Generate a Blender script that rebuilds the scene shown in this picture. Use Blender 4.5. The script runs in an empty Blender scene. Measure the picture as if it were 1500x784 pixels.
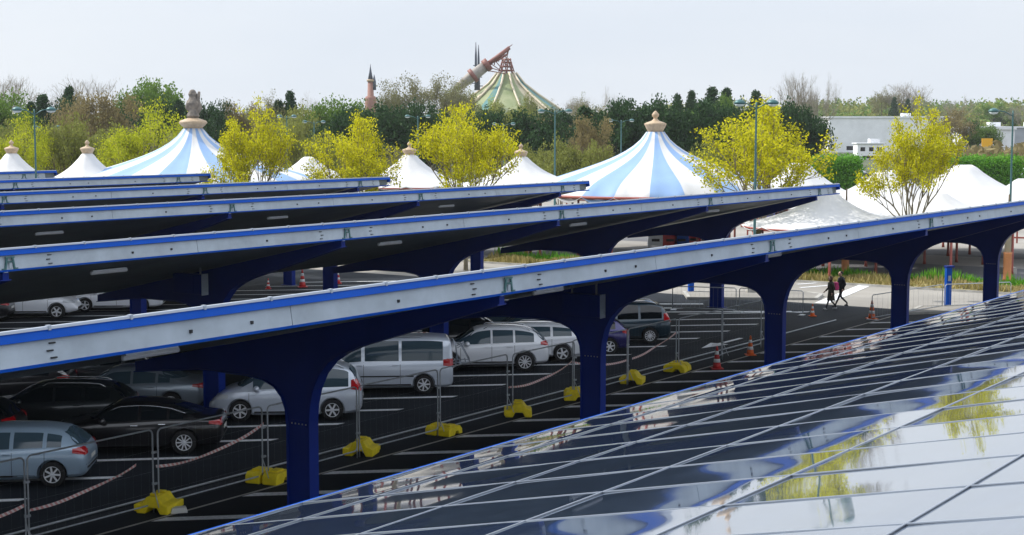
import bpy, bmesh, math, random
import numpy as np
from mathutils import Vector, Matrix
from mathutils.bvhtree import BVHTree
R = math.radians
random.seed(7)
S = bpy.context.scene
COL = S.collection

# ---------------------------------------------------------------- camera, sky, sun, exposure
CAM_H = 9.0
F_PX, CX, CY = 2250.0, 750.0, 392.0
PHI = math.atan((392 - 190) / F_PX)
cam_d = bpy.data.cameras.new('camera'); cam = bpy.data.objects.new('camera', cam_d); COL.objects.link(cam)
cam.location = (0, 0, CAM_H); cam.rotation_euler = (math.pi / 2 - PHI, 0, 0)
cam_d.sensor_fit = 'HORIZONTAL'; cam_d.sensor_width = 36; cam_d.lens = 36 * F_PX / 1500
cam_d.clip_start = 0.1; cam_d.clip_end = 12000
S.camera = cam

SUN_EL = 44.0
SUN_DIR = Vector((-0.93, 0.36, 0)).normalized()          # horizontal direction towards the sun (far left)
w = bpy.data.worlds.new('World'); S.world = w; w.use_nodes = True
nt = w.node_tree; nt.nodes.clear()
sky = nt.nodes.new('ShaderNodeTexSky'); sky.sky_type = 'NISHITA'; sky.sun_disc = False
sky.sun_elevation = R(SUN_EL)
sky.sun_rotation = math.atan2(SUN_DIR.x, SUN_DIR.y)      # measured from +Y, clockwise
sky.altitude = 0; sky.air_density = 1.0; sky.dust_density = 0.4; sky.ozone_density = 3.0
# a thin high veil of cloud over the blue, thickest towards the horizon
tcw = nt.nodes.new('ShaderNodeTexCoord'); sep = nt.nodes.new('ShaderNodeSeparateXYZ'); nt.links.new(tcw.outputs['Generated'], sep.inputs[0])
mr = nt.nodes.new('ShaderNodeMapRange'); mr.interpolation_type = 'SMOOTHSTEP'
mr.inputs['From Min'].default_value = 0.0; mr.inputs['From Max'].default_value = 0.95; mr.inputs['To Min'].default_value = .95; mr.inputs['To Max'].default_value = .70
nt.links.new(sep.outputs['Z'], mr.inputs['Value'])
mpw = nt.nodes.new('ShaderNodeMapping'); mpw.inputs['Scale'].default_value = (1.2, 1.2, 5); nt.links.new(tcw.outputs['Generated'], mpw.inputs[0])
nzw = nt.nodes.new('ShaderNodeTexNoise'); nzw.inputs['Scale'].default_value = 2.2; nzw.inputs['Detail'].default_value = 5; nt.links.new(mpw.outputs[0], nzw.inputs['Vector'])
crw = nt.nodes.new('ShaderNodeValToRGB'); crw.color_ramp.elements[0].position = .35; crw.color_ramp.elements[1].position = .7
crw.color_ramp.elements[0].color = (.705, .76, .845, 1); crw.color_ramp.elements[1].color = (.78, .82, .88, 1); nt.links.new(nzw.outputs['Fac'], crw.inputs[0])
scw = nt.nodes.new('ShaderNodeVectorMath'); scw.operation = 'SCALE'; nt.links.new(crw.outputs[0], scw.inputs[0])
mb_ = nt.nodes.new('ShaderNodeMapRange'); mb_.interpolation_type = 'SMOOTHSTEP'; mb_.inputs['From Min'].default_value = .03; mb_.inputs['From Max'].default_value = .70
mb_.inputs['To Min'].default_value = 7.9; mb_.inputs['To Max'].default_value = 17.0; nt.links.new(sep.outputs['Z'], mb_.inputs['Value']); nt.links.new(mb_.outputs[0], scw.inputs['Scale'])  # brightness added to the veil overhead, out of view, to lift light in the shade
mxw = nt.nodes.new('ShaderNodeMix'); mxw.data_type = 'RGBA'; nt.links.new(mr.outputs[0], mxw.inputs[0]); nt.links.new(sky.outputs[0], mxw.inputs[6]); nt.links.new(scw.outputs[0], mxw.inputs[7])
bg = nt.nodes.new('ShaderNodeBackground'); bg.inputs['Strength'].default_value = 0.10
out = nt.nodes.new('ShaderNodeOutputWorld')
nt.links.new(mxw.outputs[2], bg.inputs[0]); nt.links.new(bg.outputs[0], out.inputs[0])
sd = bpy.data.lights.new('sun', 'SUN'); sd.energy = 3.8; sd.angle = R(0.53); sd.color = (1, .955, .88)
sun = bpy.data.objects.new('sun', sd); COL.objects.link(sun)
v = Vector((SUN_DIR.x * math.cos(R(SUN_EL)), SUN_DIR.y * math.cos(R(SUN_EL)), math.sin(R(SUN_EL))))
sun.rotation_euler = v.to_track_quat('Z', 'Y').to_euler(); sun.location = (-40, 20, 60)
S.view_settings.view_transform = 'Standard'; S.view_settings.look = 'None'
S.view_settings.gamma = 1; S.view_settings.exposure = 0.45; S.view_settings.use_curve_mapping = False

# ---------------------------------------------------------------- site frame
# the canopy rows run along D; P is level and square to them (towards the high edges)
VX = (2300 - CX) / F_PX * math.cos(PHI)
DV = Vector((VX, 1, 0)).normalized(); PV = Vector((DV.y, -DV.x, 0))
ROW_ANG = math.atan2(PV.y, PV.x)                          # local x -> P, local y -> D
def W(q, t, h=0.0): return Vector((q * PV.x + t * DV.x, q * PV.y + t * DV.y, h))
def QT(v): return (v.x * PV.x + v.y * PV.y, v.x * DV.x + v.y * DV.y)
def G(px, py, h=0.0):                                     # survey: where a sight line meets the level h
    a = (px - CX) / F_PX; b = -(py - CY) / F_PX
    c, s = math.cos(PHI), math.sin(PHI)
    r = Vector((a, c + b * s, -s + b * c)); k = (h - CAM_H) / r.z
    return Vector((r.x * k, r.y * k, h))
def AT(px, py, dist):                                     # survey: point on a sight line at a given distance north
    a = (px - CX) / F_PX; b = -(py - CY) / F_PX
    c, s = math.cos(PHI), math.sin(PHI)
    r = Vector((a, c + b * s, -s + b * c)); k = dist / r.y
    return Vector((r.x * k, dist, CAM_H + r.z * k))

# ---------------------------------------------------------------- helpers
def tag(o, label=None, cat=None, group=None, kind=None):
    if label: o['label'] = label
    if cat: o['category'] = cat
    if group: o['group'] = group
    if kind: o['kind'] = kind
    return o
def thing(name, label, cat, loc=(0, 0, 0), rz=0.0, group=None):
    o = bpy.data.objects.new(name, None); COL.objects.link(o)
    o.empty_display_size = .3; o.location = loc; o.rotation_euler = (0, 0, rz)
    return tag(o, label, cat, group)
def copy_tree(o, parent=None):
    c = o.copy(); COL.objects.link(c)
    if parent is not None:
        c.parent = parent
    for ch in o.children: copy_tree(ch, c)
    return c

class MB:
    def __init__(s): s.v = []; s.f = []; s.m = []; s.sm = []
    def add(s, vs, fs, m=0, smooth=False, M=None):
        b = len(s.v)
        for p in vs:
            p = Vector(p)
            if M is not None: p = M @ p
            s.v.append(tuple(p))
        for f in fs: s.f.append([b + i for i in f]); s.m.append(m); s.sm.append(smooth)
        return s
    def box(s, c, d, m=0, rot=None, M=None):
        x, y, z = d[0] / 2, d[1] / 2, d[2] / 2
        vs = [Vector((sx * x, sy * y, sz * z)) for sz in (-1, 1) for sy in (-1, 1) for sx in (-1, 1)]
        if rot is not None:
            vs = [rot @ p for p in vs]
        vs = [p + Vector(c) for p in vs]
        return s.add(vs, [(0, 2, 3, 1), (4, 5, 7, 6), (0, 1, 5, 4), (2, 6, 7, 3), (0, 4, 6, 2), (1, 3, 7, 5)], m, False, M)
    def prism(s, prof, y0, y1, m=0, M=None, caps=True):   # prof: list of (x,z) extruded along y
        n = len(prof)
        vs = [(x, y0, z) for x, z in prof] + [(x, y1, z) for x, z in prof]
        fs = [(i, (i + 1) % n, n + (i + 1) % n, n + i) for i in range(n)]
        if caps: fs += [tuple(range(n))[::-1], tuple(range(n, 2 * n))]
        return s.add(vs, fs, m, False, M)
    def tube(s, pts, r, n=6, m=0, closed=False, M=None, smooth=True):
        pts = [Vector(p) for p in pts]; N = len(pts); vs = []; fs = []
        rr = r if isinstance(r, (list, tuple)) else [r] * N
        up = None
        for i, p in enumerate(pts):
            if closed: d = pts[(i + 1) % N] - pts[i - 1]
            else: d = pts[min(i + 1, N - 1)] - pts[max(i - 1, 0)]
            if d.length < 1e-9: d = Vector((0, 0, 1))
            d.normalize()
            if up is None:
                up = Vector((0, 0, 1)) if abs(d.z) < .9 else Vector((1, 0, 0))
            a = d.cross(up)
            if a.length < 1e-6: a = d.orthogonal()
            a.normalize(); b = a.cross(d).normalized(); up = b
            for k in range(n):
                t = 2 * math.pi * k / n
                vs.append(p + (a * math.cos(t) + b * math.sin(t)) * rr[i])
        L = N if closed else N - 1
        for i in range(L):
            j = (i + 1) % N
            for k in range(n):
                fs.append((i * n + k, i * n + (k + 1) % n, j * n + (k + 1) % n, j * n + k))
        if not closed: fs += [tuple(range(n))[::-1], tuple(range((N - 1) * n, N * n))]
        return s.add(vs, fs, m, smooth, M)
    def lathe(s, prof, n=16, m=0, M=None, smooth=True, caps=True):   # prof: (r,z) bottom to top about z
        vs = []; fs = []; K = len(prof)
        for r, z in prof:
            for k in range(n):
                t = 2 * math.pi * k / n
                vs.append((max(r, 1e-4) * math.cos(t), max(r, 1e-4) * math.sin(t), z))
        for i in range(K - 1):
            for k in range(n):
                fs.append((i * n + k, i * n + (k + 1) % n, (i + 1) * n + (k + 1) % n, (i + 1) * n + k))
        if caps: fs += [tuple(range(n))[::-1], tuple(range((K - 1) * n, K * n))]
        return s.add(vs, fs, m, smooth, M)
    def build(s, name, mats, parent=None, bevel=0.0, loc=None, rz=None):
        me = bpy.data.meshes.new(name); me.from_pydata(s.v, [], s.f)
        if not isinstance(mats, (list, tuple)): mats = [mats]
        for k in mats: me.materials.append(k)
        me.polygons.foreach_set('material_index', s.m)
        me.polygons.foreach_set('use_smooth', s.sm)
        me.update()
        o = bpy.data.objects.new(name, me); COL.objects.link(o)
        if parent is not None: o.parent = parent
        if loc is not None: o.location = loc
        if rz is not None: o.rotation_euler = (0, 0, rz)
        if bevel:
            b = o.modifiers.new('bevel', 'BEVEL'); b.width = bevel; b.segments = 2; b.limit_method = 'ANGLE'
        return o
def structure(mb, name, mats, label=None, **k):
    o = mb.build(name, mats, **k); o['kind'] = 'structure'
    if label: o['label'] = label
    return o

# ---------------------------------------------------------------- materials
def mat(name, col, rough=.6, metal=0.0, var=0.0, vscale=3.0, bump=0.0, bscale=20.0, coat=0.0, ior=None, col2=None, dirt=None, trans=0.0, sheen=0):
    m = bpy.data.materials.new(name); m.use_nodes = True
    n = m.node_tree.nodes; l = m.node_tree.links; b = n['Principled BSDF']
    b.inputs['Base Color'].default_value = (*col, 1); b.inputs['Roughness'].default_value = rough
    b.inputs['Metallic'].default_value = metal
    if coat: b.inputs['Coat Weight'].default_value = coat; b.inputs['Coat Roughness'].default_value = .04
    if ior: b.inputs['IOR'].default_value = ior
    if trans: b.inputs['Transmission Weight'].default_value = trans
    if var or bump or col2:
        tc = n.new('ShaderNodeTexCoord')
    if var or col2:
        nz = n.new('ShaderNodeTexNoise'); nz.inputs['Scale'].default_value = vscale; nz.inputs['Detail'].default_value = 6
        nz.inputs['Roughness'].default_value = .65
        l.new(tc.outputs['Object'], nz.inputs['Vector'])
        rp = n.new('ShaderNodeValToRGB')
        rp.color_ramp.elements[0].position = .32; rp.color_ramp.elements[1].position = .68
        c2 = col2 if col2 else tuple(min(1, c * (1 + var)) for c in col)
        c1 = col if col2 else tuple(c * (1 - var) for c in col)
        rp.color_ramp.elements[0].color = (*c1, 1); rp.color_ramp.elements[1].color = (*c2, 1)
        l.new(nz.outputs['Fac'], rp.inputs[0]); l.new(rp.outputs[0], b.inputs['Base Color'])
    if bump:
        nb = n.new('ShaderNodeTexNoise'); nb.inputs['Scale'].default_value = bscale; nb.inputs['Detail'].default_value = 4
        l.new(tc.outputs['Object'], nb.inputs['Vector'])
        bp = n.new('ShaderNodeBump'); bp.inputs['Strength'].default_value = bump; bp.inputs['Distance'].default_value = .02
        l.new(nb.outputs['Fac'], bp.inputs['Height']); l.new(bp.outputs[0], b.inputs['Normal'])
    return m
M = {}
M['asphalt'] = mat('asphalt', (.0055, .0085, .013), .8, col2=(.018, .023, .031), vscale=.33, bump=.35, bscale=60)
M['asphalt_pale'] = mat('asphalt_pale', (.024, .028, .034), .85, var=.3, vscale=.6, bump=.3, bscale=60)
for k_ in ('asphalt', 'asphalt_pale'): M[k_].node_tree.nodes['Principled BSDF'].inputs['Specular IOR Level'].default_value = .15
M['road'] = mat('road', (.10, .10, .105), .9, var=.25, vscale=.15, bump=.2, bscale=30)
M['concrete'] = mat('concrete', (.25, .235, .21), .9, var=.22, vscale=.12, bump=.2, bscale=20)
M['kerb'] = mat('kerb', (.38, .37, .34), .85, var=.2, vscale=2)
M['paint'] = mat('paint', (.55, .57, .59), .7, col2=(.88, .90, .92), vscale=9)
M['earth'] = mat('earth', (.06, .075, .03), .95, var=.4, vscale=.05)
M['verge'] = mat('verge', (.16, .15, .055), .95, col2=(.30, .24, .11), vscale=1.2, bump=.6, bscale=6)
M['blue'] = mat('blue', (.003, .022, .20), .45, var=.12, vscale=.8)
M['blue'].node_tree.nodes['Principled BSDF'].inputs['Specular IOR Level'].default_value = .15
M['blue_trim'] = mat('blue_trim', (.001, .070, .40), .6, var=.08, vscale=1.0)
M['blue_trim'].node_tree.nodes['Principled BSDF'].inputs['Specular IOR Level'].default_value = .15
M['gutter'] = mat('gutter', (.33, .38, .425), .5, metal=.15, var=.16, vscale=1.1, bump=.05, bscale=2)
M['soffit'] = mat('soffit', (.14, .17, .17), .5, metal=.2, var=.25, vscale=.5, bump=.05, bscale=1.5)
M['alu'] = mat('alu', (.38, .42, .48), .4, metal=.5)
M['galv'] = mat('galv', (.42, .45, .48), .45, metal=.7, var=.15, vscale=8)
M['dark'] = mat('dark', (.012, .013, .015), .6)
M['yellow'] = mat('yellow', (.86, .68, .005), .55, var=.15, vscale=5, bump=.1)
M['white'] = mat('white', (.78, .79, .80), .5, var=.06, vscale=2)
M['red'] = mat('red', (.55, .03, .03), .5, var=.15, vscale=3)
M['red_rail'] = mat('red_rail', (.30, .07, .05), .6, var=.2, vscale=2)
M['orange'] = mat('orange', (.75, .14, .02), .5, var=.1, vscale=5)
M['tent_white'] = mat('tent_white', (.53, .53, .53), .65, var=.07, vscale=.5, bump=.25, bscale=1.3)
M['tent_blue'] = mat('tent_blue', (.20, .32, .53), .65, var=.05, vscale=.5, bump=.06, bscale=.8)
M['tan'] = mat('tan', (.42, .31, .20), .6, var=.2, vscale=4)
M['stone'] = mat('stone', (.26, .22, .18), .85, col2=(.10, .09, .08), vscale=2.5, bump=.6, bscale=5)
M['teal_metal'] = mat('teal_metal', (.05, .13, .13), .45, metal=.3)
M['lamp_glass'] = mat('lamp_glass', (.55, .62, .62), .25)
M['tyre'] = mat('tyre', (.012, .012, .013), .8)
M['rim'] = mat('rim', (.75, .77, .80), .35, metal=.2)
M['glass'] = mat('glass', (.006, .009, .012), .04, ior=1.55)
M['glass_reflect_tint'] = mat('glass_reflect_tint', (.05, .085, .11), .05, ior=1.55)  # pale base colour imitates bluish reflections on the window glass
M['tail'] = mat('tail', (.45, .008, .012), .15, coat=.6)
M['head'] = mat('head', (.6, .63, .66), .1, coat=.6)
M['seam'] = mat('seam', (.008, .008, .009), .7)
M['plate'] = mat('plate', (.7, .7, .66), .5)
M['chrome'] = mat('chrome', (.75, .77, .8), .15, metal=.9)
M['bark'] = mat('bark', (.13, .10, .065), .9, var=.3, vscale=6)
M['bark_pale'] = mat('bark_pale', (.22, .19, .13), .9, var=.3, vscale=6)
M['bark_dark'] = mat('bark_dark', (.045, .038, .03), .9, var=.3, vscale=3)
M['render_wall'] = mat('render_wall', (.74, .75, .77), .8, var=.08, vscale=.3)
M['grey_wall'] = mat('grey_wall', (.36, .38, .41), .8, var=.1, vscale=.3)
M['sign_yellow'] = mat('sign_yellow', (.80, .42, .01), .5)
def leaf(name, c1, c2, tr=.35):
    m = bpy.data.materials.new(name); m.use_nodes = True
    n = m.node_tree.nodes; l = m.node_tree.links; b = n['Principled BSDF']; o = n['Material Output']
    g = n.new('ShaderNodeNewGeometry'); rp = n.new('ShaderNodeValToRGB')
    rp.color_ramp.elements[0].color = (*c1, 1); rp.color_ramp.elements[1].color = (*c2, 1)
    l.new(g.outputs['Random Per Island'], rp.inputs[0]); l.new(rp.outputs[0], b.inputs['Base Color'])
    b.inputs['Roughness'].default_value = .7; b.inputs['Specular IOR Level'].default_value = .12
    t = n.new('ShaderNodeBsdfTranslucent'); l.new(rp.outputs[0], t.inputs['Color'])
    mx = n.new('ShaderNodeMixShader'); mx.inputs[0].default_value = tr
    l.new(b.outputs[0], mx.inputs[1]); l.new(t.outputs[0], mx.inputs[2]); l.new(mx.outputs[0], o.inputs[0])
    return m
M['leaf_yellow'] = leaf('leaf_yellow', (.27, .28, .008), (.74, .69, .02), .45)
M['leaf_lime'] = leaf('leaf_lime', (.27, .33, .012), (.56, .57, .03), .4)
M['leaf_green'] = leaf('leaf_green', (.08, .15, .02), (.15, .25, .04), .35)
M['leaf_dark'] = leaf('leaf_dark', (.016, .046, .014), (.040, .088, .026), .2)
M['leaf_brown'] = leaf('leaf_brown', (.17, .14, .06), (.28, .23, .10), .3)
M['leaf_bud'] = leaf('leaf_bud', (.14, .14, .055), (.26, .25, .12), .3)
M['leaf_grey'] = leaf('leaf_grey', (.24, .22, .19), (.34, .32, .28), .1)
M['leaf_olive'] = leaf('leaf_olive', (.16, .18, .04), (.27, .29, .07), .35)
M['leaf_hedge'] = leaf('leaf_hedge', (.06, .20, .015), (.16, .38, .03), .3)
M['grass_blade'] = leaf('grass_blade', (.22, .20, .06), (.42, .34, .15), .3)
# solar glass: dark cells under clear glass
def solar_mat(name, grid):
    m = bpy.data.materials.new(name); m.use_nodes = True
    n = m.node_tree.nodes; l = m.node_tree.links; b = n['Principled BSDF']
    b.inputs['Base Color'].default_value = (.026, .048, .10, 1); b.inputs['Roughness'].default_value = .045
    b.inputs['IOR'].default_value = 1.9
    b.inputs['Coat Weight'].default_value = 1.0; b.inputs['Coat Roughness'].default_value = .015; b.inputs['Coat IOR'].default_value = 1.7
    tc = n.new('ShaderNodeTexCoord')
    nz = n.new('ShaderNodeTexNoise'); nz.inputs['Scale'].default_value = .55; nz.inputs['Detail'].default_value = .6
    mp = n.new('ShaderNodeMapping'); mp.inputs['Scale'].default_value = (.8, 1.6, 1)
    l.new(tc.outputs['Object'], mp.inputs[0]); l.new(mp.outputs[0], nz.inputs['Vector'])
    bp = n.new('ShaderNodeBump'); bp.inputs['Strength'].default_value = .5; bp.inputs['Distance'].default_value = .004
    l.new(nz.outputs['Fac'], bp.inputs['Height'])
    l.new(bp.outputs[0], b.inputs['Normal']); l.new(bp.outputs[0], b.inputs['Coat Normal'])
    if not grid:                                          # faint silicon cells
        br = n.new('ShaderNodeTexBrick'); br.offset = 0
        br.inputs['Scale'].default_value = 1; br.inputs['Mortar Size'].default_value = .004; br.inputs['Mortar Smooth'].default_value = .5
        br.inputs['Brick Width'].default_value = .165; br.inputs['Row Height'].default_value = .165
        br.inputs['Color1'].default_value = (.032, .050, .085, 1); br.inputs['Color2'].default_value = (.044, .066, .108, 1)
        br.inputs['Mortar'].default_value = (.09, .12, .16, 1)
        l.new(tc.outputs['Object'], br.inputs['Vector']); l.new(br.outputs['Color'], b.inputs['Base Color'])
        nd = n.new('ShaderNodeTexNoise'); nd.inputs['Scale'].default_value = 1.7; nd.inputs['Detail'].default_value = 8; l.new(tc.outputs['Object'], nd.inputs['Vector'])
        md = n.new('ShaderNodeMapRange'); md.inputs['From Min'].default_value = .35; md.inputs['From Max'].default_value = .8; md.inputs['To Min'].default_value = .012; md.inputs['To Max'].default_value = .045
        l.new(nd.outputs['Fac'], md.inputs['Value']); l.new(md.outputs[0], b.inputs['Coat Roughness'])
    if grid:
        br = n.new('ShaderNodeTexBrick'); br.offset = 0
        br.inputs['Scale'].default_value = 1; br.inputs['Mortar Size'].default_value = .02
        br.inputs['Brick Width'].default_value = 2.12; br.inputs['Row Height'].default_value = 1.45
        br.inputs['Color1'].default_value = (.010, .016, .035, 1); br.inputs['Color2'].default_value = (.012, .019, .04, 1)
        br.inputs['Mortar'].default_value = (.5, .52, .54, 1)
        l.new(tc.outputs['Object'], br.inputs['Vector']); l.new(br.outputs['Color'], b.inputs['Base Color'])
    return m
M['solar'] = solar_mat('solar', False); M['solar_grid'] = solar_mat('solar_grid', True)

# ---------------------------------------------------------------- ground, paving, markings
def sheet(name, pts, z, m, label):
    mb = MB(); mb.add([(p[0], p[1], z) for p in pts], [tuple(range(len(pts)))])
    return structure(mb, name, m, label)
def qsheet(name, q0, q1, t0, t1, z, m, label):
    return sheet(name, [W(q0, t0), W(q1, t0), W(q1, t1), W(q0, t1)], z, m, label)
sheet('ground', [(-3000, -300), (3000, -300), (3000, 6000), (-3000, 6000)], 0, M['earth'], 'open ground reaching to the horizon')
sheet('paving', [(-160, 40), (170, 40), (190, 215), (-190, 215)], .006, M['concrete'], 'pale sunlit paving beyond the car park')
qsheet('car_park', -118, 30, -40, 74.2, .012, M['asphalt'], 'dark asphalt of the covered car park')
qsheet('aisle_strip', -28.05, -27.45, 0, 74.0, .018, M['asphalt_pale'], 'slightly paler asphalt strip along the fence line')
# road and verge beyond the row ends
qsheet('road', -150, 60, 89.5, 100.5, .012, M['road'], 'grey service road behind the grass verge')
qsheet('far_road', -150, 60, 108, 113, .012, M['road'], 'second strip of road in front of the tents')

STALL = Vector((-math.cos(R(8)), -math.sin(R(8)), 0))     # from the aisle end of a bay line into the bay
def line_quad(mb, a, dirv, L, wd, cut):                   # painted bay line with ends cut along the row
    n = Vector((-dirv.y, dirv.x, 0)); b = a + dirv * L
    k = wd / 2
    sk = dirv * (n.dot(cut) and cut.dot(dirv) / cut.dot(n) or 0)
    z = .020
    P4 = [a - n * k - sk * k, a + n * k + sk * k, b + n * k + sk * k, b - n * k - sk * k]
    mb.add([(p.x, p.y, z) for p in P4], [(0, 1, 2, 3)])
ln = MB()
for i in range(-8, 17):
    t = 23.6 + 2.936 * i
    if t > 72.5: continue
    line_quad(ln, W(-30.6, t), STALL, 6.6, .26, DV)
    line_quad(ln, W(-22.3, t + 1.4) , STALL * 1, 5.65, .34, DV)
    for qq in (-56.8, -43.6, -70, -83):
        line_quad(ln, W(qq, t + 1), STALL, 6.2, .20, DV)
    line_quad(ln, W(-17.9, t + .8), STALL, 5.4, .2, DV)
for q, wd in ((-26.55, .10),):
    ln.add([(*W(q - wd / 2, 0).xy, .0205), (*W(q + wd / 2, 0).xy, .0205), (*W(q + wd / 2, 73.5).xy, .0205), (*W(q - wd / 2, 73.5).xy, .0205)], [(0, 1, 2, 3)], 1)
# arrow in the aisle
a0, a1 = G(1086, 496), G(1027, 511)
dv = (a1 - a0).normalized(); nv = Vector((-dv.y, dv.x, 0)); L = (a1 - a0).length
pp = [a0 - nv * .10, a0 + nv * .10, a0 + dv * (L * .55) + nv * .10, a0 + dv * (L * .551) + nv * .42, a1, a0 + dv * (L * .551) - nv * .42, a0 + dv * (L * .55) - nv * .10]
ln.add([(p.x, p.y, .020) for p in pp], [(0, 1, 2, 6), (3, 4, 5)])
structure(ln, 'bay_markings', [M['paint'], M['kerb']], 'white painted bay lines and an arrow on the asphalt')
# markings on the sunlit paving
lm = MB()
for (x0, y0, x1, y1, wd) in ((1203, 445, 1266, 419, .35), (1165, 412, 1235, 409, .12), (1168, 417, 1228, 413, .12), (1172, 422, 1222, 418, .12),
                             (905, 452, 1000, 452, .2), (905, 446, 1030, 446, .2), (930, 458, 1160, 457, .2)):
    a, b = G(x0, y0), G(x1, y1); d = (b - a).normalized(); n = Vector((-d.y, d.x, 0)) * wd
    lm.add([(*(a - n).xy, .024), (*(a + n).xy, .024), (*(b + n).xy, .024), (*(b - n).xy, .024)], [(0, 1, 2, 3)])
structure(lm, 'paving_markings', M['paint'], 'white lines painted on the sunlit paving')
# kerbed islands
def island(name, pts, mtop, label, h=.14):
    mb = MB(); n = len(pts); c = sum((Vector(p) for p in pts), Vector((0, 0, 0))) / n
    inn = [Vector(p) + (c - Vector(p)).normalized() * .22 for p in pts]
    vs = [(p[0], p[1], 0) for p in pts] + [(p[0], p[1], h) for p in pts] + [(p.x, p.y, h) for p in inn] + [(p.x, p.y, h - .02) for p in inn]
    fs = []
    for i in range(n):
        j = (i + 1) % n
        fs += [(i, j, n + j, n + i), (n + i, n + j, 2 * n + j, 2 * n + i), (2 * n + i, 2 * n + j, 3 * n + j, 3 * n + i)]
    mb.add(vs, fs, 0); mb.add([(p.x, p.y, h - .02) for p in inn], [tuple(range(n))], 1)
    return structure(mb, name, [M['kerb'], mtop], label)
VQ0, VQ1, VT0, VT1 = -62, 30, 84.2, 89.0
island('grass_verge', [W(VQ0, VT0), W(VQ1, VT0), W(VQ1, VT1), W(VQ0, VT1)], M['verge'], 'kerbed verge of dry and green grass')
island('pavement_island', [G(1006, 439), G(1198, 440), G(1206, 434), G(1186, 431), G(1000, 430)], M['concrete'], 'kerbed pavement island by the row ends')
island('pavement', [G(1325, 462), G(1520, 455), G(1560, 447), G(1345, 452)], M['concrete'], 'kerbed pavement by the blue post')
# grass on the verge: uncountable, one object
def grass(name, q0, q1, t0, t1, n, hh, m, label):
    rng = np.random.default_rng(3); mb = MB()
    vs = []; fs = []
    for i in range(n):
        q = rng.uniform(q0, q1); t = rng.uniform(t0, t1); p = W(q, t, .11)
        hgt = hh * rng.uniform(.5, 1.4) * (1 + .8 * math.sin(q * .9) * math.sin(t * 1.3 + q * .3)); a = rng.uniform(0, 6.28); wd = rng.uniform(.04, .10)
        dx, dy = math.cos(a) * wd, math.sin(a) * wd; lx, ly = rng.normal(0, .12, 2)
        b = len(vs); vs += [(p.x - dx, p.y - dy, p.z), (p.x + dx, p.y + dy, p.z), (p.x + lx, p.y + ly, p.z + max(hgt, .05))]; fs.append((b, b + 1, b + 2))
    mb.add(vs, fs); o = mb.build(name, m); tag(o, label, 'grass', kind='stuff'); return o
grass('verge_grass', VQ0 + .4, VQ1 - .4, VT0 + .3, VT1 - 1.3, 16000, .28, M['grass_blade'], 'dry tawny grass growing on the kerbed verge')
grass('verge_ground_cover', VQ0 + .4, VQ1 - .4, VT1 - 1.5, VT1 - .3, 9000, .42, M['leaf_hedge'], 'low green ground cover along the back of the verge')

# ---------------------------------------------------------------- solar canopies
TB = .213
HTOP, HBOT = 6.32, 5.81
CW = 10.8                                                 # width; columns stand 5.4 in from the high edge
def frame_mesh(mb, y, hs=0.0, xs=-5.4):
    bot_r = [(.31, 0), (.31, 2.75), (.345, 3.10), (.44, 3.45), (.62, 3.80), (.90, 4.10), (1.25, 4.31), (1.72, 4.50), (2.7, 4.80), (5.28, 5.60)]
    bot_l = [(-.31, 0), (-.31, 2.60), (-.35, 2.95), (-.47, 3.22), (-.68, 3.42), (-1.0, 3.54), (-1.5, 3.60), (-3.0, 3.60), (-5.15, 3.36)]
    top = [(5.28, 5.80), (-5.15, 5.80 - TB * 10.43)]
    pr = bot_r + top + bot_l[::-1]
    pr = [(x + xs, z + (hs if z > 2 else 0)) for x, z in pr]
    mb.prism(pr, y - .085, y + .085, 0)
    for ch in (bot_r, bot_l):                             # flange along the lower edges
        c = [(x + xs, z + (hs if z > 2 else 0)) for x, z in ch]
        for i in range(len(c) - 1):
            (x0, z0), (x1, z1) = c[i], c[i + 1]
            dx, dz = x1 - x0, z1 - z0; L = math.hypot(dx, dz); nx, nz = dz / L * .022, -dx / L * .022
            if ch is bot_l: nx, nz = -nx, -nz
            mb.add([(x0, y - .15, z0), (x1, y - .15, z1), (x1, y + .15, z1), (x0, y + .15, z0),
                    (x0 + nx, y - .15, z0 + nz), (x1 + nx, y - .15, z1 + nz), (x1 + nx, y + .15, z1 + nz), (x0 + nx, y + .15, z0 + nz)],
                   [(0, 1, 2, 3), (7, 6, 5, 4), (0, 4, 5, 1), (2, 6, 7, 3), (1, 5, 6, 2), (3, 7, 4, 0)], 0)
    mb.box((xs, y, .015), (.9, .5, .03), 0)
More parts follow.
